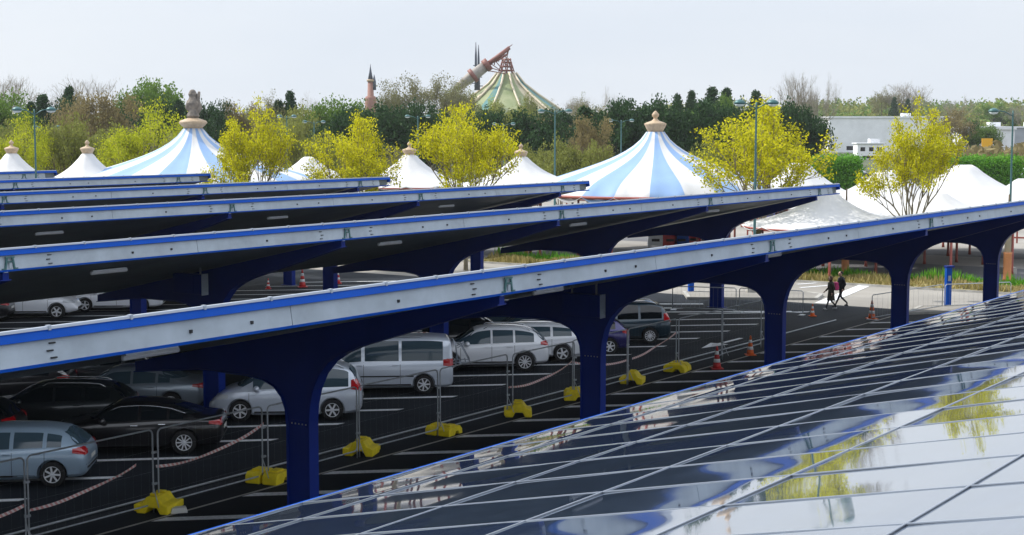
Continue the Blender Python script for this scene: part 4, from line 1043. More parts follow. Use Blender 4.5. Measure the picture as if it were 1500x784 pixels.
# ---------------------------------------------------------------- tents
def tent(px, ytop, dist, R_, eave, prof, lab, gores=24, striped=False, cap=True, capk=1.0, zroot=0, group='white fabric tents beyond the canopies', top_h=None):
    p = AT(px, ytop, dist); H = top_h or p.z
    root = thing('big_striped_tent' if striped else 'small_white_tent', lab, 'tent', (p.x, p.y, 0), random.uniform(0, .3) if not striped else R(7.5), group)
    vs = []; fs = []; ms = []; sub = 4; n = gores * sub; K = len(prof) - 1; NR = 14
    def zz(u): return float(np.interp(u, [a for a, b in prof], [b for a, b in prof]))
    rr_ = [0.07 + .93 * (i / NR) ** 1.15 for i in range(NR + 1)]
    pa = [a for a, b in prof]; pb = [b for a, b in prof]
    for i, u in enumerate(rr_):
        f_ = float(pch(pa, pb, u))
        for k in range(n):
            an = 2 * math.pi * k / n; ph = (k % sub) / sub
            sag = -.10 * (1 - (2 * ph - 1) ** 2) * u * (R_ / 9) - (.32 * (1 - (2 * ph - 1) ** 2) * max(0, (u - .86) / .14) * (R_ / 9))
            r = R_ * u * (1 - .012 * (1 - (2 * ph - 1) ** 2))
            vs.append((r * math.cos(an), r * math.sin(an), eave + (H - eave) * f_ + sag))
    mb = MB()
    for i in range(NR):
        for k in range(n):
            g = (k // sub) % 2 if striped else 0
            fs.append((i * n + k, (i + 1) * n + k, (i + 1) * n + (k + 1) % n, i * n + (k + 1) % n)); ms.append(g)
    b = MB(); b.v = [tuple(v) for v in vs]; b.f = [list(f) for f in fs]; b.m = ms; b.sm = [True] * len(fs)
    o = b.build('canopy_fabric', [M['tent_white'], M['tent_blue']], root)
    sd_ = o.modifiers.new('solid', 'SOLIDIFY'); sd_.thickness = .03
    # guy seams, ring beam, posts
    mb = MB(); N = 24; mb.tube([(R_ * .985 * math.cos(k / N * 6.2832), R_ * .985 * math.sin(k / N * 6.2832), eave - .12) for k in range(N)], .12 if striped else .06, 6, 0, True); mb.build('ring_beam', M['red_rail'], root)
    for k in range(8 if striped else 6):
        a = 2 * math.pi * (k + .3) / (8 if striped else 6); mb = MB(); mb.lathe([(.12, 0), (.09, .3), (.08, eave - .1)], 8, 0, Matrix.Translation((R_ * .96 * math.cos(a), R_ * .96 * math.sin(a), 0))); mb.build('post', M['red_rail'], root)
    if cap:
        c = capk; z0 = H - .15
        mb = MB(); mb.lathe([(.55 * c, z0 - .35 * c), (.62 * c, z0 - .1 * c), (.60 * c, z0 + .1 * c), (.75 * c, z0 + .35 * c), (.95 * c, z0 + .75 * c), (.98 * c, z0 + .85 * c), (.8 * c, z0 + .95 * c), (.35 * c, z0 + 1.1 * c), (.18 * c, z0 + 1.25 * c), (.16 * c, z0 + 1.35 * c), (.30 * c, z0 + 1.5 * c), (.32 * c, z0 + 1.65 * c), (.15 * c, z0 + 1.85 * c), (.03, z0 + 1.95 * c)], 12)
        mb.build('finial', M['tan'], root)
    return root
big = [(0, 1.06), (.07, 1.0), (.11, .88), (.2, .72), (.33, .57), (.5, .43), (.67, .31), (.82, .20), (.93, .08), (1, -.02)]
small = [(0, 1.05), (.08, 1.0), (.18, .80), (.35, .52), (.55, .30), (.75, .14), (.9, .05), (1, 0)]
tent(960, 193, 112, 9.4, 4.5, big, 'big blue and white striped tent with an urn finial, right of centre', 24, striped=True, capk=.85)
t_l = tent(283, 188, 114, 10.2, 4.7, big, 'big blue and white striped tent at left with a weathered stone pillar on top', 24, striped=True, cap=False)
# stone finial of the left tent: a dish with a plain rough pillar
p = AT(283, 188, 114); z0 = p.z
mb = MB(); mb.lathe([(.5, z0 - .7), (.55, z0 - .1), (.85, z0 + .2), (1.05, z0 + .4), (.95, z0 + .55), (.4, z0 + .75)], 12); mb.build('finial_dish', M['tan'], t_l)
mb = MB(); rg = np.random.default_rng(5)
mb.lathe([(.35, z0 + .7), (.50, z0 + .9), (.38, z0 + 1.15), (.30, z0 + 1.4), (.42, z0 + 1.6), (.50, z0 + 1.85), (.34, z0 + 2.1), (.26, z0 + 2.3), (.34, z0 + 2.5), (.22, z0 + 2.75), (.1, z0 + 2.85)], 9, 0, None, False)
mb.tube([(.2, 0, z0 + 1.0), (.48, .1, z0 + 1.5), (.36, 0, z0 + 2.1), (.50, -.1, z0 + 2.7)], [.2, .24, .18, .10], 7); mb.tube([(-.1, .1, z0 + 1.1), (-.42, 0, z0 + 1.55), (-.34, 0, z0 + 2.05)], [.16, .17, .08], 7)
mb.build('finial_pillar', M['stone'], t_l, bevel=.08)
sm = [(17, 224, 112, 4.2, 'small white tent with a tan cap at the left edge', True), (128, 224, 112, 4.0, 'small white tent with a tan cap left of the big left tent', True),
      (452, 230, 118, 4.6, 'plain peaked white tent between the left and centre yellow trees', False), (600, 226, 112, 4.6, 'small white tent with a tan cap left of the middle yellow tree', True),
      (763, 229, 112, 4.8, 'small white tent with a tan cap left of the big striped tent', True)]
for px, y, d, r_, lab, cp in sm: tent(px, y, d, r_, 5.0, small, lab, 12, cap=cp, capk=.55)
for px, y, d, r_, e, lab in ((1172, 238, 110, 6.4, 3.7, 'white tent whose rounded peak shows right of the lamp post'), (1212, 280, 96, 5.4, 3.1, 'low white tent nearest behind the tip of the second canopy'),
                          (1300, 250, 108, 7.6, 3.4, 'white tent behind the trunk of the right yellow tree'), (1412, 242, 110, 8.0, 3.6, 'white tent with rounded peak right of the right yellow tree'), (1375, 282, 98, 5.0, 3.5, 'low white tent just behind the right yellow tree branches'),
                          (1500, 262, 106, 5.6, 3.6, 'white tent cut by the right edge of the picture'), (1095, 262, 116, 5, 4.0, 'white tent behind the lamp post beside the big striped tent'), (390, 262, 108, 4.5, 3.8, 'low white tent beside the left yellow tree'),
                          (700, 262, 110, 4.4, 3.8, 'low white tent behind the middle yellow tree trunk'), (205, 262, 118, 5, 4.0, 'low white tent edge left of the big left tent'), (70, 258, 108, 4.6, 4.2, 'low white tent between the two capped tents at left'), (525, 262, 110, 4.6, 4.0, 'low white tent behind the trunk of the centre yellow tree')):
    tent(px, y, d, r_, e, small, lab, 12, cap=False)
# red railings in front of the tents
def railing(x0, x1, y0, y1, lab, h=1.3):
    a, b = G(x0, y0), G(x1, y1); d = b - a; L = d.length
    root = thing('red_railing', lab, 'railing', a, math.atan2(d.y, d.x), 'red railings by the tents')
    for z in (.45, h):
        mb = MB(); mb.box((L / 2, 0, z), (L, .10, .13)); mb.build('rail', M['red_rail'], root)
    n = max(2, int(L / 2.4))
    for k in range(n + 1):
        mb = MB(); mb.box((L * k / n, 0, h / 2), (.12, .12, h)); mb.build('post', M['red_rail'], root)
railing(1095, 1345, 345, 352, 'long red railing below the small white tents')
railing(1110, 1255, 336, 338, 'second red railing behind the long one', 1.6)
railing(830, 940, 322, 325, 'red railing below the big striped tent', 2.0)
railing(1440, 1540, 355, 358, 'red railing at the right edge', 1.3)
# red and white water-filled barriers and booths seen under the second canopy
def block(px, py, m, lab, w_=1.2, h=.95):
    p = G(px, py); root = thing('road_barrier_block', lab, 'barrier block', (p.x, p.y, .02), 0, 'red and white barrier blocks in the lane')
    mb = MB(); mb.prism([(-w_ / 2, 0), (-w_ / 2, .3), (-w_ / 2 + .06, h), (w_ / 2 - .06, h), (w_ / 2, .3), (w_ / 2, 0), (w_ / 2 - .2, 0), (w_ / 2 - .25, .1), (-w_ / 2 + .25, .1), (-w_ / 2 + .2, 0)], -.22, .22); mb.build('shell', m, root, bevel=.04)
    mb = MB(); mb.box((0, -.23, h * .55), (w_ * .5, .015, .2)); mb.build('recess', M['dark'], root)
for px, py, m, lab in ((960, 362, 'white', 'white barrier block leftmost of the row under the second canopy'), (981, 362, 'red', 'red barrier block left of the blue one'), (998, 362, 'blue_trim', 'blue barrier block in the row of red and white ones'),
                       (1015, 361, 'red', 'red barrier block right of the blue one'), (1033, 360, 'white', 'white barrier block between two red ones'), (1049, 360, 'red', 'red barrier block rightmost of the row')):
    block(px, py, M[m], lab)
# ---------------------------------------------------------------- far buildings
def building(loc, sx, sy, h, m, lab, rz=0, wins=None, roofh=.6, name='warehouse'):
    root = thing(name, lab, 'building', loc, rz)
    mb = MB(); mb.box((0, 0, h / 2), (sx, sy, h)); mb.build('wall', m, root)
    mb = MB(); mb.box((0, 0, h + roofh / 2), (sx + .8, sy + .8, roofh)); mb.box((sx * .2, 0, h + roofh + .6), (3, 3, 1.2)); mb.build('roof', M['render_wall'], root)
    for (x, z, w_, hh) in (wins or []):
        mb = MB(); mb.box((x, -sy / 2 - .03, z), (w_, .08, hh)); mb.build('window', M['glass'], root)
    return root
p = AT(1290, 222, 560)
building((p.x, p.y, -.5), 44, 30, 13.6, M['render_wall'], 'long pale grey warehouse on the hillside behind the right yellow tree', 0, [(-14, 3.0, 3.4, 1.4), (-6, 3, 3.4, 1.4), (14, 4, 2.5, 1.4), (18, 4, 2.5, 1.4)])
p = AT(1272, 224, 470)
building((p.x, p.y, -.5), 8, 6, 5.2, M['white'], 'small white annex with dark windows in front of the warehouse', 0, [(-2.4, 3.6, 1.4, 1.2), (.2, 3.6, 1.4, 1.2), (2.6, 3.6, 1.4, 1.2), (0, 1.2, 5, .8)], .3, 'annex_building')
p = AT(1490, 214, 430)
building((p.x, p.y, 0), 18, 12, 9.5, M['grey_wall'], 'grey building near the right edge behind the lamp post', 0, [(-4, 5, 2, 1.5), (2, 5, 2, 1.5)], .4, 'grey_building')
p = AT(1440, 196, 420)
building((p.x, p.y, 0), 14, 10, 9, M['render_wall'], 'pale house with a dark roof left of the grey building', 0, [(-3, 6, 2, 1.4)], .8, 'pale_house')
p = AT(1246, 160, 900)
building((p.x, p.y, 8), 12, 10, 12, M['white'], 'tiny white house high on the distant ridge', 0, [(0, 8, 3, 2)], 1.0, 'white_house')
p = AT(1446, 210, 330); root = thing('yellow_sign', 'square orange-yellow sign board far off near the right edge', 'sign', (p.x, p.y, 0), 0)
mb = MB(); mb.box((0, 0, p.z), (2.3, .25, 2.1)); mb.build('board', M['sign_yellow'], root); mb = MB(); mb.box((0, .3, p.z / 2), (.3, .3, p.z)); mb.build('post', M['galv'], root)
# slender spired tower and ribbed cone hall: plain stand-ins
M['pink_stone'] = mat('pink_stone', (.26, .13, .10), .8, var=.15, vscale=.5); M['slate'] = mat('slate', (.05, .06, .09), .6); M['rust'] = mat('rust', (.20, .07, .05), .6, var=.2, vscale=.5); M['verdigris'] = mat('verdigris', (.07, .20, .20), .6, var=.2, vscale=.3)
M['cone_green'] = mat('cone_green', (.15, .20, .07), .7, col2=(.30, .32, .18), vscale=.12); M['cone_cream'] = mat('cone_cream', (.38, .34, .23), .7, var=.15, vscale=.2)
D1 = 480; p = AT(543, 150, D1); H = AT(543, 94, D1).z
root = thing('spired_tower', 'slender pinkish tower with a dark pointed spire on the skyline left of centre', 'tower', (p.x, p.y, 0))
mb = MB(); mb.lathe([(2.0, 0), (1.8, H - 10.5), (1.5, H - 10), (1.0, H - 9.8), (.85, H - 5.4)], 12); mb.build('shaft', M['pink_stone'], root)
mb = MB(); mb.lathe([(1.15, H - 5.4), (1.2, H - 4.8), (.8, H - 4.7)], 12); mb.build('balcony', M['tan'], root)
mb = MB(); mb.lathe([(.8, H - 4.7), (.4, H - 2.6), (.12, H - .8), (.05, H)], 12); mb.build('spire', M['slate'], root)
mb = MB(); mb.lathe([(.6, H - 8), (.55, H - 5.5), (.05, H - 3.2)], 8, 0, Matrix.Translation((1.15, 0, 0))); mb.build('turret', M['slate'], root)
M['stone_pale'] = mat('stone_pale', (.30, .27, .24), .7, var=.25, vscale=.6); D2 = 460; kx = D2 / F_PX; p = AT(742, 165, D2)
root = thing('cone_hall', 'cone-shaped hall with pale ribs, green and cream panels and steelwork at its peak', 'building', (p.x, p.y, 0))
Hc = AT(742, 108, D2).z; RB = 108 * kx
mb = MB(); n = 48; K = 8; vs = []; fs = []
prof = [(1.0, 4), (.82, .0), ]
hs_ = [0.0, .12, .3, .5, .7, .85, 1.0]; rs_ = [1.0, .88, .70, .50, .30, .17, .09]
for h_, r_ in zip(hs_, rs_):
    for k in range(n):
        a = 2 * math.pi * k / n; vs.append((RB * 1.45 * r_ * math.cos(a), RB * 1.45 * r_ * math.sin(a), 4 + (Hc - 4) * h_))
for i in range(len(hs_) - 1):
    for k in range(n): fs.append((i * n + k, i * n + (k + 1) % n, (i + 1) * n + (k + 1) % n, (i + 1) * n + k))
b = MB(); b.v = vs; b.f = [list(f) for f in fs] + [list(range(6 * n, 7 * n))]; b.m = [[0, 0, 1, 0, 2, 0][(i % n) // 2 % 6] for i in range(len(fs))] + [0]; b.sm = [False] * len(b.f)
b.build('cone', [M['cone_green'], M['cone_cream'], M['verdigris']], root)
mb = MB(); mb.lathe([(RB * 1.42, 0), (RB * 1.42, 4.2)], 32, 0, None, False); mb.build('drum_wall', M['cone_cream'], root)
for k in range(12):
    a = 2 * math.pi * (k + .5) / 12; mb = MB()
    mb.tube([(RB * 1.49 * r_ * math.cos(a), RB * 1.49 * r_ * math.sin(a), 4.3 + (Hc - 4) * h_) for h_, r_ in zip(hs_, rs_)], .32, 5); mb.build('rib', M['cream'], root)
mb = MB()                                                 # steelwork at the peak
for k in range(8):
    a = 2 * math.pi * k / 8; mb.tube([(2.6 * math.cos(a), 2.6 * math.sin(a), Hc - .5), (1.2 * math.cos(a + .5), 1.2 * math.sin(a + .5), Hc + 4.5)], .18, 5)
for k in range(7):
    u = .45 + .08 * k; q_ = AT(668, 130, D2 - 14) - Vector(root.location); e_ = AT(749, 68, D2 - 14) - Vector(root.location); w_ = q_ + (e_ - q_) * u
    mb.tube([w_, (1.6 * math.cos(k * 1.3), 1.6 * math.sin(k * 1.3), Hc - .3 + .5 * k)], .14, 5); mb.tube([w_ + Vector((0, 0, -1.6)), w_ + Vector((.6, 0, .9))], .16, 5)
for z in (1.2, 2.4, 3.6, 4.4): mb.tube([((2.5 - z * .28) * math.cos(k / 8 * 6.283), (2.5 - z * .28) * math.sin(k / 8 * 6.283), Hc - .3 + z) for k in range(8)], .22, 5, 0, True)
mb.build('peak_steelwork', M['rust'], root)
a, b_ = AT(668, 130, D2 - 14) - Vector(root.location), AT(749, 68, D2 - 14) - Vector(root.location)
d = b_ - a
def along(u, dz=0): return a + d * u + Vector((0, 0, dz))
mb = MB(); mb.tube([along(0), along(.28), along(.30), along(.55)], [1.0, 1.6, 1.7, 1.5], 12); mb.build('inclined_tube', M['stone_pale'], root)
mb = MB(); mb.tube([along(.28), along(.34)], 2.15, 12); mb.tube([along(.52), along(.60)], 1.9, 12); mb.tube([along(.58), along(.97)], [.75, .55], 8); mb.tube([along(.72, -.9), along(.93, -1.4)], .35, 6); mb.tube([along(.8, .2), along(1.02, .3)], [.3, .1], 6); mb.build('inclined_boom', M['rust'], root)
for px in (697, 701):
    t_ = AT(px, 62 if px == 697 else 66, D2 - 4) - Vector(root.location); mb = MB(); mb.tube([(t_.x, t_.y, Hc - 5), (t_.x, t_.y, t_.z - 4), (t_.x, t_.y, t_.z)], [.5, .35, .1], 6)
    for k in range(3): mb.box((t_.x, t_.y, t_.z - 12 + 2.6 * k), (2.6 - k * .5, .3, .25))
    mb.build('mast', M['slate'], root)
# ---------------------------------------------------------------- trees
def grow(rng, pos, d, L, r, lvl, maxl, tubes, tips, spread, upb, nch):
    n = 4; pts = [pos]; dd = d.copy()
    for i in range(n):
        dd = (dd + Vector(rng.normal(0, .10, 3)) + Vector((0, 0, upb * .12))).normalized(); pts.append(pts[-1] + dd * (L / n))
    tubes.append((pts, [r * (1 - .40 * i / n) for i in range(n + 1)]))
    if lvl >= maxl: tips.append(pts[-1]); tips.append(pts[2]); return
    if lvl >= maxl - 1: tips.append(pts[-1])
    k = nch[min(lvl, len(nch) - 1)]; a0 = rng.uniform(0, 6.28)
    for i in range(k):
        a = a0 + 6.283 * i / k + rng.normal(0, .3); sp = spread * rng.uniform(.6, 1.25)
        o = dd.orthogonal().normalized(); o = Matrix.Rotation(a, 3, dd) @ o
        nd = (dd * math.cos(sp) + o * math.sin(sp)); nd = (nd + Vector((0, 0, upb))).normalized()
        st = pts[-1] if i < 2 else pts[int(rng.integers(2, n + 1))]
        grow(rng, st, nd, L * rng.uniform(.60, .82), r * .58, lvl + 1, maxl, tubes, tips, spread, upb, nch)
def leaves_mesh(name, centers, sig, per, size, m, rng, flat=1.0, twig=False):
    C = np.repeat(np.array(centers), per, axis=0); N = len(C)
    P_ = C + rng.normal(0, 1, (N, 3)) * np.array([sig, sig, sig * flat])
    A = rng.normal(0, 1, (N, 3)); A /= np.linalg.norm(A, axis=1, keepdims=True)
    B = np.cross(A, rng.normal(0, 1, (N, 3))); B /= np.linalg.norm(B, axis=1, keepdims=True)
    s = size * rng.uniform(.6, 1.3, (N, 1))
    if twig:
        A = P_ - np.array([0, 0, P_[:, 2].max() * .25]); A[:, 2] += .8 * np.abs(A[:, 2]); A += rng.normal(0, 1.2, (N, 3)); A /= np.linalg.norm(A, axis=1, keepdims=True); B = B * .06
    V_ = np.stack([P_ - A * s, P_ - B * s * .6, P_ + A * s, P_ + B * s * .6], axis=1).reshape(-1, 3)
    me = bpy.data.meshes.new(name); me.vertices.add(4 * N); me.vertices.foreach_set('co', V_.ravel())
    me.loops.add(4 * N); me.loops.foreach_set('vertex_index', np.arange(4 * N)); me.polygons.add(N); me.polygons.foreach_set('loop_start', np.arange(0, 4 * N, 4))
    me.update(calc_edges=True); me.materials.append(m); return me
def tree_kind(seed, H, kind):
    rng = np.random.default_rng(seed); tubes = []; tips = []
    K = dict(maple=dict(tr=.22, spread=.46, upb=.18, nch=(6, 4, 3, 3), maxl=4, r=.13, leaf='leaf_yellow', sig=.022, per=40, size=.0082, bark='bark_pale', L0=.30),
             lime=dict(tr=.16, spread=.55, upb=.16, nch=(5, 4, 3, 3), maxl=4, r=.13, leaf='leaf_lime', sig=.040, per=40, size=.010, bark='bark_pale', L0=.29),
             green=dict(tr=.18, spread=.60, upb=.12, nch=(5, 4, 3, 3), maxl=4, r=.14, leaf='leaf_green', sig=.04, per=26, size=.017, bark='bark_dark', L0=.27),
             dark=dict(tr=.10, spread=.62, upb=.14, nch=(6, 5, 4), maxl=3, r=.14, leaf='leaf_dark', sig=.05, per=50, size=.022, bark='bark_dark', L0=.29),
             brown=dict(tr=.16, spread=.50, upb=.16, nch=(5, 4, 3, 3), maxl=4, r=.13, leaf='leaf_brown', sig=.035, per=20, size=.014, bark='bark', L0=.29),
             bud=dict(tr=.18, spread=.50, upb=.18, nch=(5, 4, 3, 3), maxl=4, r=.12, leaf='leaf_bud', sig=.035, per=18, size=.011, bark='bark', L0=.28),
             olive=dict(tr=.1, spread=.62, upb=.12, nch=(6, 4, 3, 3), maxl=4, r=.12, leaf='leaf_olive', sig=.04, per=22, size=.016, bark='bark', L0=.27),
             bare=dict(tr=.18, spread=.46, upb=.20, nch=(5, 4, 4, 3), maxl=4, r=.12, leaf='leaf_grey', sig=.022, per=14, size=.022, bark='bark_pale', L0=.29))[kind] if kind != 'conifer' else None
    if kind == 'conifer':
        tubes.append(([Vector((0, 0, 0)), Vector((0, 0, H * .5)), Vector((0, 0, H * .98))], [.16, .10, .02]))
        for i in range(150):
            u = .12 + .86 * (i / 150); a = i * 2.4 + rng.normal(0, .2); rr = H * .30 * (1 - u) ** .8 * rng.uniform(.7, 1.15) + .1
            for f_ in (.45, .75, 1.0): tips.append(Vector((rr * f_ * math.cos(a), rr * f_ * math.sin(a), H * u - rr * f_ * .25)))
        K = dict(leaf='leaf_dark', sig=.016, per=16, size=.016, bark='bark_dark')
    else:
        base = Vector((0, 0, 0)); th = H * K['tr']
        tubes.append(([base, base + Vector((.02, .01, th * .5)), base + Vector((0, .03, th))], [K['r'] * H / 8 * 1.3, K['r'] * H / 8 * 1.05, K['r'] * H / 8]))
        k = K['nch'][0]
        for i in range(k):
            a = 6.283 * i / k + rng.normal(0, .25); sp = K['spread'] * rng.uniform(.35, 1.3)
            d = Vector((math.sin(sp) * math.cos(a), math.sin(sp) * math.sin(a), math.cos(sp)))
            grow(rng, Vector((0, .03, th * rng.uniform(.75, 1.0))), d, H * K['L0'] * rng.uniform(.85, 1.15), K['r'] * H / 8 * .62, 1, K['maxl'], tubes, tips, K['spread'], K['upb'], K['nch'])
    mb = MB()
    for pts, rs in tubes: mb.tube(pts, [max(r_, .008 * H / 8) for r_ in rs], 5, 0)
    tb = mb.build('trunk', M[K['bark']]); tm = tb.data; bpy.data.objects.remove(tb)
    zm = max(p_.z for p_ in tips); sc = H / zm
    for v_ in tm.vertices: v_.co *= sc
    cen = [tuple(p_ * sc) for p_ in tips]
    # ragged crown: drop random clusters, thin others
    cen = [c for c in cen if rng.random() > (.22 if kind == 'maple' else .14)]
    cm = leaves_mesh('crown', cen, K['sig'] * H, K['per'], K['size'] * H, M[K['leaf']], rng, .8, kind == 'bare')
    xs_ = np.array([c[0] for c in cen]); wd = float(np.percentile(xs_, 97) - np.percentile(xs_, 3)) + .1
    co = np.empty(len(cm.vertices) * 3); cm.vertices.foreach_get('co', co); co = co.reshape(-1, 3)
    H = float(np.percentile(co[:, 2], 99.6)); wd = float(np.percentile(co[:, 0], 98) - np.percentile(co[:, 0], 2))
    return tm, cm, H, wd
KINDS = {}
for kd, seeds in dict(maple=(1, 2, 3), lime=(4, 5), green=(6, 7), dark=(8, 9, 10), brown=(11, 12), bud=(13, 14), olive=(15, 16), bare=(17, 18), conifer=(19, 20)).items():
    KINDS[kd] = [tree_kind(s_, 8.0, kd) for s_ in seeds]
NAMES = dict(maple='yellow_tree', lime='lime_tree', green='green_tree', dark='evergreen_tree', brown='budding_tree', bud='pale_tree', olive='olive_green_tree', bare='bare_tree', conifer='conifer_tree')
tcount = [0]
def tree(kd, px, ytop, dist, wpx, lab, group=None, zb=0.0):
    tcount[0] += 1; v = KINDS[kd][tcount[0] % len(KINDS[kd])]; p = AT(px, ytop, dist); H = p.z - zb
    wd = wpx * dist / F_PX
    rot = (px * .37 + ytop) % 6.28; wv = v[3]
    if kd in ('maple', 'lime'):                           # turn the tree so that its crown sits evenly over the trunk
        co = np.empty(len(v[1].vertices) * 3); v[1].vertices.foreach_get('co', co); co = co.reshape(-1, 3)[::7]; best = None
        for a in np.arange(0, 6.28, .26):
            x = co[:, 0] * math.cos(a) - co[:, 1] * math.sin(a); lo, hi = np.percentile(x, 2), np.percentile(x, 98)
            sc_ = abs(hi + lo) + .05 * ((a * 7.3 + px) % 1)
            if best is None or sc_ < best[0]: best = (sc_, a, hi - lo)
        rot, wv = best[1], best[2]
    root = thing(NAMES[kd], lab, 'tree', (p.x, p.y, zb), rot, group)
    root.scale = (wd / wv, wd / wv, H / v[2])
    for nm, me in (('trunk', v[0]), ('crown', v[1])):
        o = bpy.data.objects.new(nm, me); COL.objects.link(o); o.parent = root
    return root
GY = 'yellow-green trees standing among the tents'
tree('maple', 1110, 152, 99, 165, 'yellow flowering tree just right of the big striped tent, lamp post in front', GY)
tree('maple', 1337, 152, 94, 130, 'tall airy yellow tree at the right with many bare lower branches', GY)
tree('maple', 682, 156, 98, 128, 'tall yellow tree at mid picture in front of the cone hall', GY)
tree('maple', 518, 172, 98, 118, 'round bright yellow tree left of the spired tower\'s foot', GY)
tree('maple', 360, 152, 98, 118, 'yellow tree just right of the big left striped tent', GY)
tree('lime', 208, 152, 135, 120, 'lime green tree left of the big left tent', GY)
tree('olive', 100, 172, 140, 90, 'dull olive tree between the two capped tents at left', GY)
tree('lime', 18, 170, 135, 90, 'lime green tree at the left edge behind the capped tent', GY)
tree('bud', 250, 190, 125, 60, 'thin budding tree close left of the big left tent', GY)
GB = 'belt of trees behind the tents'
